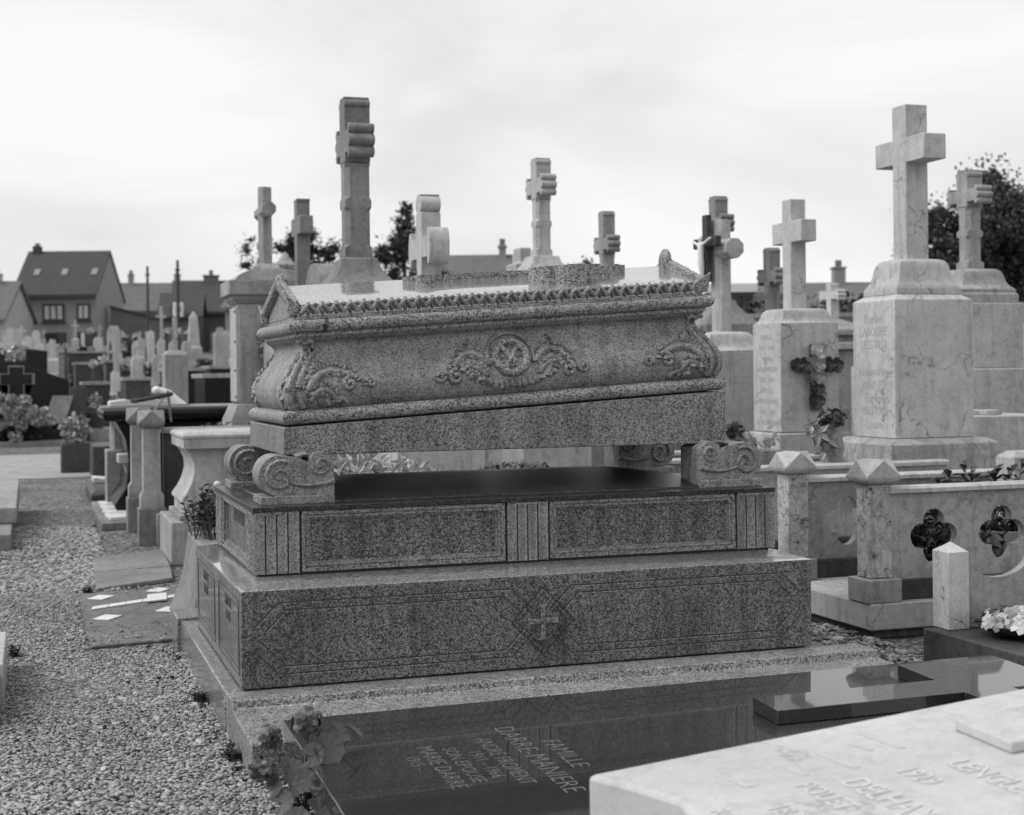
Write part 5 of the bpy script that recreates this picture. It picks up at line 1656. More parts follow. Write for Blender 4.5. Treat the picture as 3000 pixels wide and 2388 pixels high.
# flush plots beside the alley
t = thing('mosaic_plot', 'flat grey concrete plot inlaid with white cross and diamond tiles', 'grave plot', (0.5, 8.2, 0))
_r = random.Random(3)
_e = [(0.135 + 0.13 * t + 0.012 * _r.uniform(-1, 1), 9.12 - 1.84 * t) for t in np.linspace(0, 1, 22)]
_e += [(0.27 + 0.39 * t, 7.28 + 0.06 * t + 0.014 * _r.uniform(-1, 1)) for t in np.linspace(0.05, 1, 14)]
m = M().prism(_e + [(0.70, 8.0), (0.86, 8.3), (0.9, 9.15)], 0, 0.018, 'z')
part(t, 'plot', m, 'concrete', 0.006)
for (cx, cy) in ((0.365, 8.85), (0.705, 9.03), (0.365, 8.09), (0.70, 8.245)):
    part(t, 'diamond_tile', M().prism([(cx - 0.075, cy - 0.03), (cx + 0.005, cy - 0.09), (cx + 0.08, cy + 0.035), (cx - 0.005, cy + 0.1)], 0.019, 0.024, 'z'), 'white_tile', 0.001)
for k in range(6):
    xa, xb = 0.295 + 0.095 * k, 0.295 + 0.095 * (k + 1) - 0.003
    f_ = lambda x: 8.40 + 0.62 * (x - 0.295)
    part(t, 'strip_tile', M().prism([(xa, f_(xa)), (xb, f_(xb)), (xb + 0.012, f_(xb) + 0.10), (xa + 0.012, f_(xa) + 0.10)], 0.019, 0.024, 'z'), 'white_tile', 0.001)
part(t, 'centre_tile', M().prism([(0.60, 8.52), (0.715, 8.56), (0.735, 8.82), (0.625, 8.78)], 0.025, 0.034, 'z'), 'white_tile', 0.001)
for (label, pts) in (('nearer worn flagstone lying flush beside the mosaic plot', [(0.355, 9.2), (0.835, 9.5), (0.87, 10.05), (0.37, 9.98)]), ('farther worn flagstone lying flush beyond the mosaic plot', [(0.375, 10.02), (0.875, 10.09), (0.90, 11.1), (0.395, 10.8)])):
    m = M().prism(pts, 0, 0.03, 'z')
    single('flagstone', m, 'flag_stone', label, 'flagstone', (0.6, 9.8 if 'nearer' in label else 10.5, 0), group='flagstones by the alley', bevel=0.008)

m = M()
rl = np.random.default_rng(12)
for k in range(70):
    x, y = rl.uniform(-0.6, 0.62), rl.uniform(4.0, 9.0)
    if rl.random() < 0.5:
        x = 0.63 - abs(rl.normal(0, 0.05))
        y = rl.uniform(4.6, 7.2)
    leaf_cloud(m, (x, y, 0.016), (0.004, 0.004, 0.003), 1, 0.009, seed=900 + k)
tag(single('fallen_leaves', m, 'petal_dark', bevel=0, smooth=0), 'dry leaf litter strewn along the tomb kerb and alley gravel', 'leaves', kind='stuff')
for i, (x, y, z, wd) in enumerate(((0.61, 5.9, 0.0, 'beside the granite kerb'), (-0.09, 7.2, 0.0, 'beyond the pale left kerb block'), (0.30, 9.14, 0.0, 'between mosaic plot and nearer flagstone'), (0.62, 4.95, 0.0, 'at the near corner of the granite kerb'))):
    leafy_plant('weed', 'tiny weed tuft ' + wd, x, y, z, 0.025, 0.06, 0.05, 9, 0.03, 'leaf_shrub', 60 + i)

# stones at the left edge of the alley
t = thing('stepped_kerb', 'stepped stone kerb cut by the left edge, midway down the alley', 'kerb', (-0.6, 13.5, 0))
part(t, 'upper_step', M().prism([(12.45, 0.14), (15.3, 0.14), (15.3, 0.33), (13.4, 0.30), (12.45, 0.27)], -1.6, -0.125), 'limestone_grey', 0.01)
part(t, 'lower_step', M().box(-1.6, -0.16, 11.6, 15.3, 0, 0.139), 'mid_stone', 0.01)
t = thing('kerb_block', 'pale kerb block at the left edge nearest the camera', 'kerb', (-0.4, 6.9, 0))
part(t, 'block', M().box(-1.0, -0.118, 6.15, 6.95, 0, 0.165), 'limestone', 0.008)
part(t, 'foot', M().box(-1.0, -0.131, 5.75, 6.148, 0, 0.13), 'limestone_grey', 0.008)

# ================================================================ LEFT MIDDLE DISTANCE
t = thing('planter_box', 'square stone planter with a grey-leaved plant on the sandy cross path', 'planter', (0.55, 21.4, 0))
part(t, 'box', M().box(0.37, 0.78, 21.2, 21.6, 0, 0.42), 'slate_stone', 0.02)
m = M()
leaf_cloud(m, (0.57, 21.35, 0.58), (0.22, 0.2, 0.24), 260, 0.035)
part(t, 'plant', m, 'petal_mid', 0, 0)
t = thing('dark_kerb', 'dark stone kerb block right of the planter', 'kerb', (0.9, 20.4, 0))
part(t, 'block', M().box(0.74, 1.15, 19.9, 20.9, 0, 0.42), 'slate_stone', 0.015)

t = thing('black_stele', 'black granite stele with outlined cross and sloping top at the left edge', 'headstone', (-0.6, 31.4, 0))
part(t, 'stele', M().prism([(-2.2, 0.25), (0.72, 0.25), (0.72, 1.29), (-0.10, 1.60), (-0.12, 1.67), (-0.62, 1.69), (-2.2, 1.25)], 31.25, 31.5, 'y'), 'black_granite_far', 0.01)
part(t, 'base', M().box(-2.4, 1.10, 30.9, 31.6, 0, 0.30), 'black_granite_far', 0.015)
part(t, 'side_block', M().box(0.73, 1.06, 31.2, 31.5, 0.30, 1.15), 'slate_stone', 0.01)
part(t, 'kerb', M().box(-2.6, 1.0, 30.2, 30.88, 0, 0.10), 'mid_stone', 0.01)
cxo = [(-0.45, 0.70), (-0.14, 0.70), (-0.14, 1.22), (0.06, 1.22), (0.06, 1.44), (-0.14, 1.44), (-0.14, 1.60), (-0.45, 1.60), (-0.45, 1.44), (-0.65, 1.44), (-0.65, 1.22), (-0.45, 1.22)]
cxi = [(-0.295 + (x + 0.295) * 0.86, 1.15 + (z - 1.15) * 0.93) for x, z in cxo]
part(t, 'cross_outline', M().plate(cxo, [cxi], 31.243, 31.249, 'y'), 'mid_stone', 0)
t = thing('memorial_plaque', 'tilted grey plaque on a small stand before the black stele', 'plaque', (0.55, 31.0, 0.3))
part(t, 'plate', M().rings([[(0.20, 30.95, 0.42), (0.62, 30.95, 0.42), (0.80, 31.12, 0.98), (0.40, 31.12, 0.98)], [(0.20, 30.99, 0.41), (0.62, 30.99, 0.41), (0.80, 31.16, 0.97), (0.40, 31.16, 0.97)]]), 'mid_stone', 0.004)
part(t, 'stand', M().tube([(0.52, 31.0, 0.44), (0.48, 30.98, 0.301)], 0.02, 6), 'dark_metal', 0)
t = thing('hydrangea', 'grey hydrangea bush in bloom before the black stele', 'plant', (-0.35, 30.6, 0.1))
m = M()
leaf_cloud(m, (-0.35, 30.6, 0.45), (0.75, 0.35, 0.35), 700, 0.06)
part(t, 'foliage', m, 'leaf_shrub', 0, 0)
rr = random.Random(5)
for (x, z) in ((-0.55, 0.98), (-0.3, 0.93), (-0.05, 0.90), (-0.42, 0.75), (-0.15, 0.72), (0.12, 0.70), (0.32, 0.66), (-0.65, 0.62), (-0.28, 0.55), (0.02, 0.56), (0.22, 0.50), (-0.5, 0.45), (-0.1, 0.42), (0.42, 0.52), (-0.22, 0.20)):
    part(t, 'bloom', leaf_cloud(M(), (x - 0.1, 30.3 - 0.1 * rr.random(), z), (0.135, 0.12, 0.12), 170, 0.028), 'hydrangea', 0, 0)
t = thing('flower_vase', 'white flowers standing on top of the black stele', 'flowers', (-0.3, 31.6, 1.6))
part(t, 'flowers', leaf_cloud(M(), (-0.32, 31.6, 1.86), (0.26, 0.15, 0.2), 160, 0.05), 'petal_pale', 0, 0)
part(t, 'vase', M().lathe([(0.06, 1.4), (0.09, 1.62), (0.07, 1.72)], (-0.32, 31.66), 10), 'dark_pot', 0)
t = thing('black_headstone', 'wide low black headstone behind the white flowers at the left', 'headstone', (-0.4, 46, 0.7))
part(t, 'slab', M().prism([(-1.9, 0.75), (0.45, 0.75), (0.46, 2.18), (-0.3, 2.27), (-0.9, 2.27), (-1.9, 2.1)], 46, 46.25, 'y'), 'black_granite_far', 0.02)
t = thing('flower_pot', 'dark pot with pale flowers right of the black stele', 'flower pot', (1.35, 31.3, 0))
part(t, 'pot', M().lathe([(0.14, 0.3), (0.19, 0.62), (0.17, 0.63)], (1.25, 31.3), 12), 'dark_pot', 0)
part(t, 'flowers', leaf_cloud(M(), (1.22, 31.3, 0.82), (0.16, 0.15, 0.2), 150, 0.04), 'petal_mid', 0, 0)
part(t, 'shelf', M().box(1.08, 1.5, 31.1, 31.5, 0, 0.299), 'mid_stone', 0.01)

FAR = [
    ('stele', 0.83, 67.9, 1.9, 3.0, 0.36, 'limestone_grey', 'pale stone post-like headstone right of the far black headstone'),
    ('cross', 2.22, 80.84, 2.59, 4.47, 0.36, 'limestone_grey', 'pale cross on a tall pedestal below the middle house window'),
    ('stele', 2.95, 91.61, 3.16, 4.14, 0.2, 'limestone', 'thin white upright slab below the right house window'),
    ('cross', 3.83, 89.38, 3.04, 4.57, 0.36, 'limestone_grey', 'stumpy pale cross under the right corner of the big house'),
    ('stele', 3.07, 59.42, 1.45, 3.4, 0.48, 'limestone_grey', 'broad pale headstone below the sloping lean-to wall'),
    ('obelisk', 2.66, 53.84, 1.16, 2.65, 0.2, 'dark_stone', 'dark slim obelisk before the broad pale headstone'),
    ('cross', 2.38, 45.51, 0.72, 2.39, 0.26, 'limestone_grey', 'stepped-base stone cross beside the far end of the sandy path'),
    ('cross', 5.19, 90.88, 3.12, 4.25, 0.16, 'white_stone', 'tiny white cross left of the small pale cross under the lean-to'),
    ('cross', 6.2, 90.55, 3.1, 4.2, 0.2, 'limestone', 'little pale cross left of the headstone with the white figure'),
    ('stele', 6.7, 90.39, 3.09, 4.23, 0.41, 'limestone_grey', 'pale headstone with a white figure on top'),
    ('cross', 5.06, 61.47, 1.56, 4.28, 0.33, 'limestone_grey', 'tall thin cross on a square pedestal before the lean-to'),
    ('cross', 4.46, 49.04, 0.9, 3.3, 0.4, 'limestone_grey', 'dark-topped cross on a wide pale pedestal near the pole'),
    ('stele', 5.22, 53.0, 1.11, 2.62, 0.31, 'limestone_grey', 'plain grey headstone right of the wide pedestal'),
    ('obelisk', 6.79, 65.76, 1.79, 4.25, 0.66, 'limestone_grey', 'large grey pointed monument below the chimneyed roof'),
    ('stele', 9.89, 89.35, 3.04, 4.6, 0.37, 'limestone', 'tall narrow pale pillar right of the pointed monument'),
    ('stele', 10.31, 89.21, 3.03, 3.83, 0.41, 'limestone_grey', 'low grey stone between the narrow pillar and the rounded stele'),
    ('round', 6.06, 50.62, 0.99, 2.88, 0.33, 'limestone_grey', 'rounded pale stele just left of the arched pedestal'),
    ('stele', 11.16, 88.93, 3.02, 3.93, 0.29, 'limestone', 'thin pale slab at the edge of the arched pedestal'),
    ('cross', 9.4, 89.51, 3.05, 4.36, 0.29, 'limestone_grey', 'small grey cross in front of the pointed monument'),
    ('cross', 4.14, 63.9, 1.7, 2.76, 0.2, 'limestone_grey', 'low grey cross among the dark shrubs of the far graves'),
    ('stele', 2.72, 41.19, 0.49, 1.91, 0.28, 'limestone_grey', 'squat grey headstone beside the far sandy path'),
    ('stele', 2.35, 62.7, 1.6, 2.68, 0.32, 'mid_stone', 'mid-grey low headstone behind the dark slabs'),
    ('stele', 1.12, 57.0, 1.33, 2.24, 0.34, 'mid_stone', 'squat grey headstone behind the black cross stele'),
    ('cross', 7.78, 60.6, 1.5, 2.8, 0.2, 'limestone', 'small pale cross half hidden by the arched pedestal'),
    ('stele', -1.38, 93.03, 3.23, 3.99, 0.41, 'limestone', 'pale headstone at the left edge beyond the black headstone'),
    ('stele', -0.06, 83.68, 2.74, 3.62, 0.48, 'limestone_grey', 'broad grey headstone beyond the black headstone'),
    ('cross', 0.72, 92.34, 3.2, 4.37, 0.25, 'limestone_grey', 'thin grey cross left of the pedestal cross below the house'),
]
rr = random.Random(77)


def far_grave(kind, x, y, z0, zt, w, mt, label):
    mt = {'limestone_grey': 'limestone', 'limestone': 'white_stone'}.get(mt, mt)
    h = zt - z0
    if kind == 'cross':
        t = thing('far_cross', label, 'cross', (x, y, z0), group='old crosses and headstones on the far slope')
        ph = h * 0.5
        hw = w / 2
        part(t, 'pedestal', M().loft([(x - hw * 1.35, x + hw * 1.35, y - hw, y + hw, z0 - 0.1), (x - hw * 1.35, x + hw * 1.35, y - hw, y + hw, z0 + ph * 0.18), (x - hw, x + hw, y - hw * 0.8, y + hw * 0.8, z0 + ph * 0.2), (x - hw, x + hw, y - hw * 0.8, y + hw * 0.8, z0 + ph * 0.9), (x - hw * 0.5, x + hw * 0.5, y - hw * 0.4, y + hw * 0.4, z0 + ph)]), mt, 0.01)
        ch = h - ph
        pol = cross_poly(w * 0.32, ch, w * 1.15, ch * 0.68, w * 0.3, rr.choice(['plain', 'lobed']))
        part(t, 'cross', M().prism([(x + p[0], z0 + ph + p[1]) for p in pol], y - 0.08, y + 0.08, 'y'), mt, 0.008)
        return t
    t = thing('far_headstone', label, 'headstone', (x, y, z0), group='old crosses and headstones on the far slope')
    hw = w / 2
    if kind == 'obelisk':
        m = M().loft([(x - hw, x + hw, y - hw, y + hw, z0 - 0.1), (x - hw, x + hw, y - hw, y + hw, z0 + h * 0.35), (x - hw * 0.75, x + hw * 0.75, y - hw * 0.75, y + hw * 0.75, z0 + h * 0.38), (x - hw * 0.5, x + hw * 0.5, y - hw * 0.5, y + hw * 0.5, z0 + h * 0.9), (x - 0.02, x + 0.02, y - 0.02, y + 0.02, z0 + h)])
    elif kind == 'round':
        m = M().prism([(x - hw, z0 - 0.1), (x + hw, z0 - 0.1), (x + hw, zt - hw)] + [(x + hw * math.cos(q), zt - hw + hw * math.sin(q)) for q in np.linspace(0.1, PI - 0.1, 10)] + [(x - hw, zt - hw)], y - 0.12, y + 0.12, 'y')
    else:
        m = M().loft([(x - hw, x + hw, y - 0.14, y + 0.14, z0 - 0.1), (x - hw, x + hw, y - 0.14, y + 0.14, zt - h * 0.1), (x - hw * 0.6, x + hw * 0.6, y - 0.12, y + 0.12, zt)])
    part(t, 'stone', m, mt, 0.01)
    part(t, 'plinth', M().box(x - hw * 1.3, x + hw * 1.3, y - hw * 1.1 - 0.1, y + hw * 1.1 + 0.1, z0 - 0.1, z0 + h * 0.12), mt, 0.01)
    if 'white figure' in label:
        part(t, 'figure', M().lathe([(0.1, zt), (0.11, zt + 0.2), (0.06, zt + 0.36), (0.08, zt + 0.46), (0.0, zt + 0.55)], (x, y), 8), 'white_paint', 0, 50)
    return t


r2 = random.Random(8)
ROWS = (('leftmost', -1.5, 2.2), ('middle', 2.6, 6.6), ('rightmost', 6.8, 11.5))
for (side, xa, xb) in ROWS:
    for k in range(15):
        y = r2.uniform(48, 94)
        z0 = (y - 32) * 0.053
        x = xa + (xb - xa) * r2.random() * (y / 94)
        kd, tn, hh = r2.choice(['cross', 'cross', 'stele', 'stele', 'round']), r2.choice(['limestone', 'white_stone', 'limestone_grey']), r2.uniform(0.9, 1.7)
        FAR.append((kd, x, y, z0, z0 + hh, r2.uniform(0.28, 0.5), tn, '%s %s %s %s in the %s part of the far slope' % ('tall' if hh > 1.3 else 'short', {'limestone': 'pale', 'white_stone': 'white', 'limestone_grey': 'grey'}[tn], {'cross': 'pedestal cross', 'stele': 'square-topped headstone', 'round': 'round-topped headstone'}[kd], 'high up' if y > 75 else ('halfway up' if y > 60 else 'low down'), side)))
for it in FAR:
    far_grave(*it)
# long dark ledger slabs with a pale edge
for i, (label, x0, x1, y, z0, zt) in enumerate((
        ('dark ledger tomb with pale upper edge left of the stepped-base cross', 1.22, 2.065, 46.9, 0.79, 1.84),
        ('narrow dark ledger right beside the stepped-base cross', 2.256, 2.60, 49.8, 0.94, 1.93),
        ('black ledger tomb with pale rim behind the square pillar', 2.82, 3.75, 33.8, 0.1, 1.54),
        ('black ledger tomb right of the square pillar, farther back', 4.11, 4.9, 36.5, 0.24, 1.6),
        ('black ledger tomb nearest the arched pedestal', 2.85, 3.6, 26.4, 0, 1.374),
        ('long grey ledger across the far slope below the house', 1.0, 3.05, 60.7, 1.52, 2.44),
        ('low dark chest tomb beyond the end of the sandy path', 1.1, 1.75, 35.4, 0.18, 1.25),
        ('dark chest tomb behind the little white kneeling figure', 1.88, 2.5, 33.0, 0.06, 1.34))):
    t = thing('ledger_tomb', label, 'tomb', ((x0 + x1) / 2, y, z0), group='dark ledger tombs on the far slope')
    part(t, 'chest', M().box(x0 + 0.05, x1 - 0.03, y, y + 1.6, z0 - 0.1, zt - 0.08), 'black_granite_far' if 'black' in label else 'slate_stone', 0.01)
    part(t, 'ledger', M().box(x0, x1, y - 0.05, y + 1.7, zt - 0.079, zt), 'limestone_grey', 0.008)
SHR = [(4.9, 79.41, 2.51, 0.72), (5.18, 71.42, 2.09, 0.56), (1.41, 62.13, 1.6, 0.41), (2.4, 54.45, 1.19, 0.32), (4.42, 57.47, 1.35, 0.39), (6.95, 62.96, 1.64, 0.36), (6.34, 53.16, 1.12, 0.37), (3.15, 57.36, 1.34, 0.39), (2.32, 69.2, 1.97, 0.62), (5.41, 53.46, 1.14, 0.37), (8.52, 68.75, 1.95, 0.32), (0.35, 59.85, 1.48, 0.4), (5.48, 65.54, 1.78, 0.36), (3.86, 72.91, 2.17, 0.43), (2.3, 40.0, 0.45, 0.35), (3.4, 42.5, 0.55, 0.4), (1.5, 50.0, 0.95, 0.4)]
for i, (x, y, z, r_) in enumerate(SHR):
    t = thing('grave_shrub', '%s dark shrub %s on the far slope, in its %s part' % ('large' if r_ > 0.5 else ('small' if r_ < 0.37 else 'middling'), 'high up' if y > 70 else ('halfway up' if y > 58 else 'low down'), 'left' if x < 2.35 else ('middle' if x < 5 else 'right')), 'shrub', (x, y, z), group='shrubs among the far graves')
    part(t, 'foliage', leaf_cloud(M(), (x, y, z + r_ * 0.7), (r_ * 1.2, r_, r_ * 0.8), 170, r_ * 0.16, seed=100 + i), 'leaf_shrub', 0, 0)
for i, (x, y, z, r_) in enumerate(((1.0, 47, 2.35, 0.1), (3.1, 84, 4.0, 0.2), (4.5, 48.0, 2.75, 0.12), (4.15, 48.5, 2.8, 0.14), (2.6, 58, 2.1, 0.16), (1.7, 44, 1.75, 0.13), (3.0, 36, 1.62, 0.14))):
    t = thing('grave_flowers', 'pale bunch of flowers ' + ('left of the dark ledger tombs', 'high up below the house windows', 'right of the dark-topped cross on the wide pedestal', 'left of the dark-topped cross on the wide pedestal', 'beside the dark obelisk on the slope', 'low beside the stepped-base cross', 'on the black ledger behind the square pillar')[i], 'flowers', (x, y, z), group='pale flower bunches among the far graves')
    part(t, 'flowers', leaf_cloud(M(), (x, y, z), (r_, r_, r_ * 0.9), 60, r_ * 0.3, seed=300 + i), 'petal_pale', 0, 0)
    part(t, 'stem', M().tube([(x, y, z - 1.2), (x, y, z)], 0.05, 6), 'slate_stone', 0)

# ================================================================ HOUSES
def xf(loc, rz):
    return Matrix.Translation(loc) @ Matrix.Rotation(rz, 4, 'Z')


def window(parent, X, x0, x1, z0, z1, frame=0.10, curtain=True, name='window'):
    w_ = part(parent, name, M().box(x0 - frame, x1 + frame, -0.06, 0.10, z0 - frame, z1 + frame, X), 'trim_dark', 0)
    part(w_, 'pane', M().box(x0, x1, -0.075, 0.0, z0, z1, X), 'window_glass', 0)
    if curtain:
        n_ = max(2, int((x1 - x0) / 0.33))
        for k in range(n_):
            xa = x0 + (x1 - x0) * (k + 0.14) / n_
            xb = x0 + (x1 - x0) * (k + 0.86) / n_
            part(w_, 'curtain', M().box(xa, xb, -0.085, -0.07, z0 + 0.06, z1 - 0.03, X), 'curtain', 0)
    part(w_, 'sill', M().box(x0 - frame * 1.6, x1 + frame * 1.6, -0.16, 0.0, z0 - frame - 0.10, z0 - frame, X), 'trim_dark', 0)
    return w_


HX = xf((4.02, 98.63, 0), R(-17))
HW, HD = 5.15, 7.2
EAV, RID = 6.95, 9.95
h = thing('house', 'two-storey house with a big dark roof and three skylights at the left', 'house', (4.02, 98.63, 3))
part(h, 'wall', M().prism([(0, 2.5), (HD, 2.5), (HD, EAV), (HD / 2, RID - 0.12), (0, EAV)], -HW, 0, 'x', HX), 'render_wall', 0)
rf = part(h, 'roof', M().rings([[(-HW - 0.25, -0.35, EAV - 0.15), (-HW - 0.25, HD / 2, RID + 0.02), (-HW - 0.25, HD + 0.35, EAV - 0.15), (-HW - 0.25, HD + 0.35, EAV - 0.33), (-HW - 0.25, HD / 2, RID - 0.16), (-HW - 0.25, -0.35, EAV - 0.33)],
                                [(0.08, -0.35, EAV - 0.15), (0.08, HD / 2, RID + 0.02), (0.08, HD + 0.35, EAV - 0.15), (0.08, HD + 0.35, EAV - 0.33), (0.08, HD / 2, RID - 0.16), (0.08, -0.35, EAV - 0.33)]], True, HX), 'roof_dark', 0)
part(h, 'gutter', M().box(-HW - 0.3, 0.1, -0.45, -0.34, EAV - 0.32, EAV - 0.12, HX), 'trim_dark', 0)
part(rf, 'chimney', M().box(-HW + 0.1, -HW + 0.6, HD / 2 - 0.3, HD / 2 + 0.3, RID - 0.3, RID + 0.35, HX), 'roof_dark', 0.02)
part(rf, 'chimney_pot', M().box(-HW + 0.22, -HW + 0.5, HD / 2 - 0.15, HD / 2 + 0.15, RID + 0.351, RID + 0.55, HX), 'terracotta', 0.02)
sl = (RID - EAV + 0.17) / (HD / 2 + 0.35)
for x in (-4.25, -2.45, -0.5):
    y0, y1 = 1.35, 1.85
    z_ = lambda y: EAV - 0.15 + sl * (y + 0.35) + 0.03
    part(rf, 'skylight', M().rings([[(x - 0.18, y0, z_(y0)), (x + 0.2, y0, z_(y0)), (x + 0.2, y1, z_(y1)), (x - 0.18, y1, z_(y1))], [(x - 0.18, y0, z_(y0) + 0.06), (x + 0.2, y0, z_(y0) + 0.06), (x + 0.2, y1, z_(y1) + 0.06), (x - 0.18, y1, z_(y1) + 0.06)]], True, HX), 'render_wall', 0)
window(h, HX, -4.72, -4.42, 5.62, 6.22)
window(h, HX, -3.35, -2.12, 5.2, 6.15)
window(h, HX, -1.15, -0.48, 5.25, 6.15)
window(h, HX, -3.25, -2.05, 3.5, 4.3, curtain=False)
window(h, HX, -1.15, -0.1, 3.5, 4.3, curtain=False)
window(h, HX, -4.7, -4.5, 4.0, 4.35, curtain=False)
lt = thing('lean_to', 'dark lean-to wall with sloping top running right from the big house', 'wall', (8, 100, 3))
part(lt, 'wall', M().prism([(5.05, 2.5), (9.6, 2.5), (9.6, 4.85), (5.05, 6.05)], 100.6, 101.2, 'y'), 'render_dark', 0)
part(lt, 'coping', M().prism([(5.0, 6.06), (9.65, 4.84), (9.65, 4.98), (5.0, 6.20)], 100.5, 101.3, 'y'), 'trim_dark', 0)


def simple_house(label, X, w, d, eave, ridge, wall, roof, wins=(), chim=(), z0=2.0, sky=()):
    o = X.translation
    h = thing('house', label, 'house', (o.x, o.y, z0))
    part(h, 'wall', M().prism([(0, z0), (d, z0), (d, eave), (d / 2, ridge - 0.12), (0, eave)], 0, w, 'x', X), wall, 0)
    r_ = part(h, 'roof', M().rings([[(q, -0.3, eave - 0.1), (q, d / 2, ridge + 0.04), (q, d + 0.3, eave - 0.1), (q, d + 0.3, eave - 0.26), (q, d / 2, ridge - 0.14), (q, -0.3, eave - 0.26)] for q in (-0.2, w + 0.2)], True, X), roof, 0)
    for (cx, cw, ch) in chim:
        c_ = part(r_, 'chimney', M().loft([(cx - cw / 2, cx + cw / 2, d / 2 - 0.3, d / 2 + 0.3, ridge - 0.6), (cx - cw / 2, cx + cw / 2, d / 2 - 0.3, d / 2 + 0.3, ridge + ch - 0.08), (cx - cw / 2 - 0.05, cx + cw / 2 + 0.05, d / 2 - 0.35, d / 2 + 0.35, ridge + ch - 0.07), (cx - cw / 2 - 0.05, cx + cw / 2 + 0.05, d / 2 - 0.35, d / 2 + 0.35, ridge + ch)], X), wall, 0)
        part(r_, 'chimney_pot', M().box(cx - 0.12, cx + 0.12, d / 2 - 0.12, d / 2 + 0.12, ridge + ch + 0.001, ridge + ch + 0.3, X), 'terracotta', 0)
    for (x0, x1, za, zb) in wins:
        window(h, X, x0, x1, za, zb, 0.07)
    return h


simple_house('pale low house with a sloping roof cut by the left edge', xf((-4.9, 95.5, 0), R(-20)), 3.55, 5.0, 5.15, 7.5, 'render_pale', 'roof_mid', [(2.9, 3.15, 3.9, 4.5), (2.3, 2.55, 3.9, 4.5)], [(2.2, 0.5, 0.5)])
simple_house('long grey roofed house behind the lean-to wall', xf((6.2, 114.5, 0), R(-8)), 6.0, 6.0, 6.6, 8.75, 'render_wall', 'roof_mid', [], [(0.8, 0.4, 0.7), (4.3, 0.45, 0.7)])
simple_house('dark roofed house with a broad chimney left of the arched pedestal', xf((8.0, 87.5, 0), R(-6)), 5.2, 6.0, 5.3, 7.2, 'render_dark', 'roof_dark', [], [(2.1, 0.9, 0.35)])
simple_house('small house with a white dormer below the dark roof', xf((6.9, 84.0, 0), R(-10)), 2.1, 4.0, 4.9, 6.2, 'render_dark', 'roof_dark', [(0.6, 0.95, 4.6, 5.25)], [])
d_ = thing('dormer', 'white dormer window front below the dark chimneyed roof', 'dormer', (7.7, 83.3, 4.5))
part(d_, 'front', M().box(7.55, 8.05, 83.2, 83.8, 4.75, 5.55), 'white_paint', 0)
part(d_, 'pane', M().box(7.7, 7.88, 83.15, 83.19, 5.0, 5.3), 'window_glass', 0)
simple_house('terrace house with porch roof just left of the arched pedestal', xf((10.2, 82.0, 0), R(-24)), 3.2, 4.0, 5.3, 6.3, 'render_wall', 'roof_mid', [(0.4, 0.6, 4.3, 5.1), (1.0, 1.2, 4.3, 5.1), (1.6, 1.8, 4.3, 5.1)], [])
simple_house('grey roofed house with chimney behind the sarcophagus lid', xf((15.4, 58.2, 0), R(-18)), 3.35, 5.5, 4.3, 6.4, 'render_wall', 'roof_mid', [], [(3.1, 0.3, 0.4)], 0.5)
simple_house('long low grey roof behind the crosses at right', xf((25.0, 55.0, 0), R(-18)), 9.4, 8, 3.6, 5.1, 'render_wall', 'roof_mid', [], [(0.9, 0.5, 0.45), (7.6, 0.5, 0.7)], 0.3)
lb = thing('low_building', 'low white-fasciaed building with dark windows behind the crucifix', 'building', (20.6, 40.4, 0))
LX = xf((20.0, 41.0, 0), R(-18))
part(lb, 'wall', M().box(0, 2.2, 0, 3, 0, 3.72, LX), 'render_wall', 0)
part(lb, 'fascia', M().box(-0.3, 1.25, -0.3, 3.2, 3.73, 3.98, LX), 'white_paint', 0)
for (x0, x1) in ((0.35, 0.75), (0.82, 1.1)):
    window(lb, LX, x0, x1, 3.2, 3.6, 0.03, False)
bwall = thing('boundary_wall', 'long grey cemetery wall with coping behind the right-hand crosses', 'wall', (14, 24, 0))
WX = xf((10.0, 25.4, 0), R(-18))
part(bwall, 'wall', M().box(0, 14, 0, 0.3, 0, 2.28, WX), 'render_wall', 0)
part(bwall, 'coping', M().box(-0.1, 14.1, -0.06, 0.36, 2.281, 2.36, WX), 'limestone_grey', 0)
fence = thing('board_fence', 'pale vertical board fence at the right edge under the dark tree', 'fence', (16.8, 21.5, 0))
FX = xf((15.4, 21.3, 0), R(-18))
part(fence, 'rail', M().box(0, 5.0, 0.03, 0.08, 2.32, 2.42, FX), 'mid_stone', 0)
for k in range(26):
    part(fence, 'board', M().box(0.19 * k, 0.19 * k + 0.17, 0, 0.028, 0.3, 2.40, FX), 'limestone_grey', 0)
hedge = thing('hedge', 'dark clipped hedge above the boundary wall between the plain crosses', 'hedge', (14.5, 27, 0))
m = M()
for k in range(12):
    c = WX @ Vector((1.5 + 0.6 * k, 2.2, 2.2))
    leaf_cloud(m, tuple(c), (0.6, 0.5, 0.65), 170, 0.06)
part(hedge, 'foliage', m, 'leaf_tree', 0, 0)
part(hedge, 'stems', M().box(1.0, 8.5, 2.0, 2.4, 0, 2.0, WX), 'bark', 0)

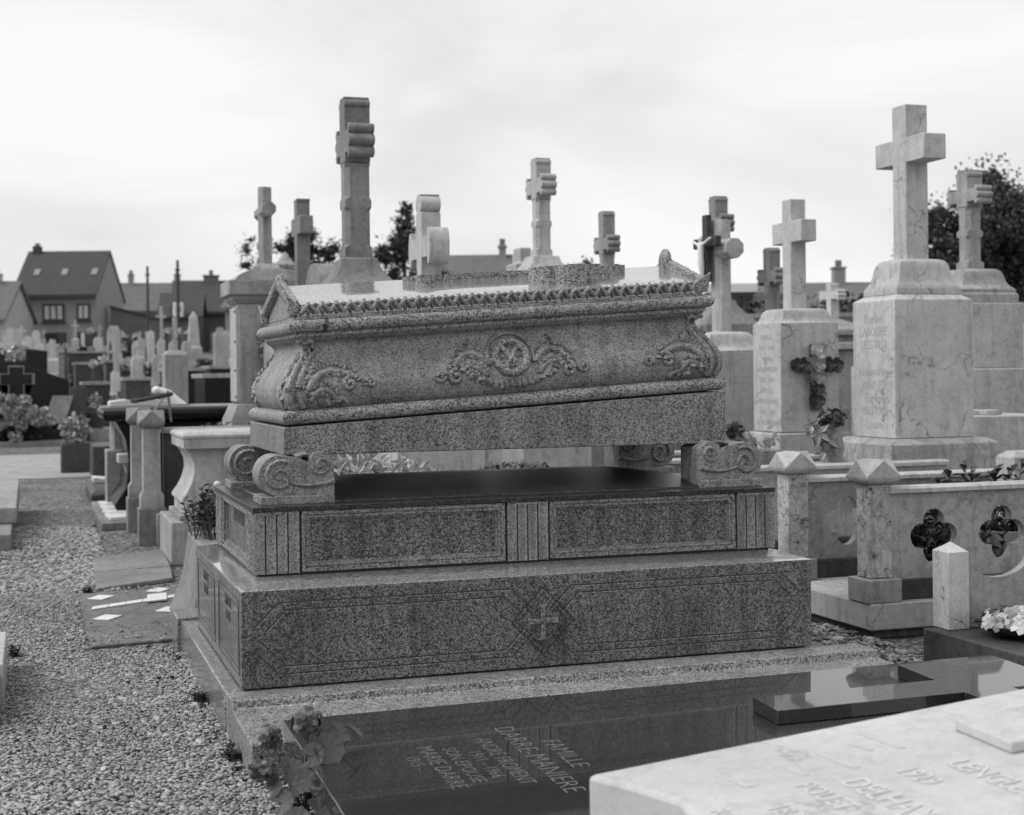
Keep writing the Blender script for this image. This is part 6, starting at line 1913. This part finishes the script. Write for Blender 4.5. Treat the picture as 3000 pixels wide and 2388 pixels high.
# middle-distance right: chests and low stones behind the octagonal cross
t = thing('chest_tomb', 'grey chest tomb with rough top behind the crucifix monument', 'tomb', (10.5, 17.5, 0))
part(t, 'chest', M().box(9.3, 10.6, 17.3, 18.3, 0, 1.75), 'old_stone', 0.02)
part(t, 'lid', M().loft([(9.2, 10.7, 17.2, 18.4, 1.751), (9.2, 10.7, 17.2, 18.4, 1.83), (9.5, 10.4, 17.5, 18.1, 1.98)]), 'old_stone', 0.02)
t = thing('chest_tomb', 'darker stone chest right of the rough-topped chest tomb', 'tomb', (11.5, 18.0, 0))
part(t, 'chest', M().box(10.75, 12.2, 17.2, 18.0, 0, 1.82), 'mid_stone', 0.02)
part(t, 'lid', M().box(10.7, 12.3, 17.15, 18.1, 1.821, 1.90), 'limestone_grey', 0.01)
t = thing('stone_wall', 'plain grey wall face low behind the two plain-cross monuments', 'wall', (8.5, 14, 0))
part(t, 'wall', M().box(6.3, 12.5, 14.6, 14.9, 0, 1.52), 'limestone_grey', 0.02)
part(t, 'coping', M().box(6.2, 12.6, 14.5, 15.0, 1.521, 1.60), 'limestone', 0.01)
t = thing('white_statuette', 'white statuette between the rose cross block and the veined block', 'statue', (8.0, 12.3, 0))
part(t, 'pedestal', M().box(7.35, 7.75, 11.8, 12.2, 0, 1.32), 'limestone', 0.01)
part(t, 'figure', M().lathe([(0.13, 1.321), (0.12, 1.45), (0.08, 1.58), (0.09, 1.64), (0.0, 1.72)], (7.62, 12.0), 12), 'white_paint', 0, 60)

# poles and aerials
for (label, x, y, zt) in (('telegraph pole farther left above the grey roof', 6.06, 82.2, 7.45), ('taller telegraph pole right of the other pole', 6.67, 71.5, 6.95)):
    t = thing('telegraph_pole', label, 'pole', (x, y, 1.5), group='telegraph poles')
    part(t, 'pole', M().tube([(x, y, 1.5), (x, y, zt)], [0.10, 0.07], 8), 'bark', 0)
    part(t, 'insulators', M().box(x - 0.12, x + 0.12, y - 0.05, y + 0.05, zt - 0.5, zt - 0.42), 'dark_metal', 0)
# ================================================================ TREES
def tree(label, x, y, z0, clumps, trunk_h, leaf, nleaf, seed, mat='leaf_tree'):
    t = thing('tree', label, 'tree', (x, y, z0))
    r_ = random.Random(seed)
    tr = M().tube([(x, y, z0), (x + 0.05, y, z0 + trunk_h * 0.5), (x - 0.03, y, z0 + trunk_h)], [0.22, 0.17, 0.11], 8)
    trunk = part(t, 'trunk', tr, 'bark', 0, 60)
    m = M()
    for i, (dx, dz, rx, rz) in enumerate(clumps):
        c = Vector((x + dx, y + r_.uniform(-0.5, 0.5), dz))
        part(trunk, 'limb', M().tube([(x, y, z0 + trunk_h * 0.8), tuple((Vector((x, y, z0 + trunk_h)) + c) / 2), tuple(c)], [0.08, 0.05, 0.02], 6), 'bark', 0, 60)
        # sub-clumps give an uneven outline with gaps
        for k in range(max(14, int(rx * rz * 26))):
            u = Vector((r_.gauss(0, 0.58), r_.gauss(0, 0.5), r_.gauss(0, 0.58)))
            cc = (c.x + u.x * rx, c.y + u.y * rx, c.z + u.z * rz)
            q = r_.uniform(0.14, 0.40) * min(rx, rz) + 0.05
            leaf_cloud(m, cc, (q * 1.2, q * 1.1, q), int(nleaf * q * q * 55) + 24, leaf * r_.uniform(0.8, 1.2), seed=seed * 100 + i * 20 + k, soft=True)
    part(t, 'crown', m, mat, 0, 0)
    return t


tree('dark tree crown left of the slim capped cross', 8.0, 45.0, 0.8, [(-1.45, 4.85, 0.36, 0.6), (-1.3, 4.2, 0.5, 0.5), (-0.3, 4.7, 0.42, 0.6), (0.0, 5.55, 0.4, 0.5), (0.35, 5.0, 0.55, 0.6), (-0.4, 5.1, 0.3, 0.4), (0.95, 4.4, 0.4, 0.45), (0.2, 4.1, 0.8, 0.5), (1.15, 3.8, 0.6, 0.4)], 2.6, 0.036, 70, 1)
tree('dark tree left of the round-lobed cross', 10.95, 43.8, 0.7, [(0.0, 6.0, 0.3, 0.4), (-0.1, 5.4, 0.45, 0.45), (0.3, 5.0, 0.45, 0.5), (-0.4, 4.7, 0.45, 0.45), (0.1, 4.2, 0.6, 0.5), (0.6, 4.2, 0.6, 0.4)], 2.8, 0.036, 70, 2)
tree('faint treetop behind the middle ornate cross', 17.3, 47.0, 0.8, [(0, 4.6, 0.6, 0.5), (0.6, 4.5, 0.4, 0.4)], 2.6, 0.036, 60, 3)
tree('big dark wind-blown tree at the right edge', 24.9, 33.9, 0.1, [(-1.9, 4.5, 0.5, 0.7), (-1.6, 3.9, 0.9, 1.1), (-1.2, 5.0, 0.55, 0.8), (-0.3, 4.3, 1.0, 1.2), (0.25, 5.4, 0.55, 0.9), (0.9, 4.6, 1.2, 1.3), (1.5, 5.3, 0.8, 1.0), (2.2, 4.6, 1.3, 1.5), (0.3, 2.9, 1.6, 0.9), (1.8, 3.0, 1.5, 1.0), (-1.2, 2.9, 1.0, 0.8), (2.9, 4.8, 1.0, 1.4), (3.4, 3.6, 1.2, 1.4)], 2.6, 0.042, 80, 4)
tree('low bush behind the boundary wall left of the large veined cross', 18.3, 28.6, 0.0, [(0.0, 2.55, 0.7, 0.45), (-0.9, 2.45, 0.5, 0.35), (0.8, 2.7, 0.6, 0.5)], 1.8, 0.05, 50, 5)
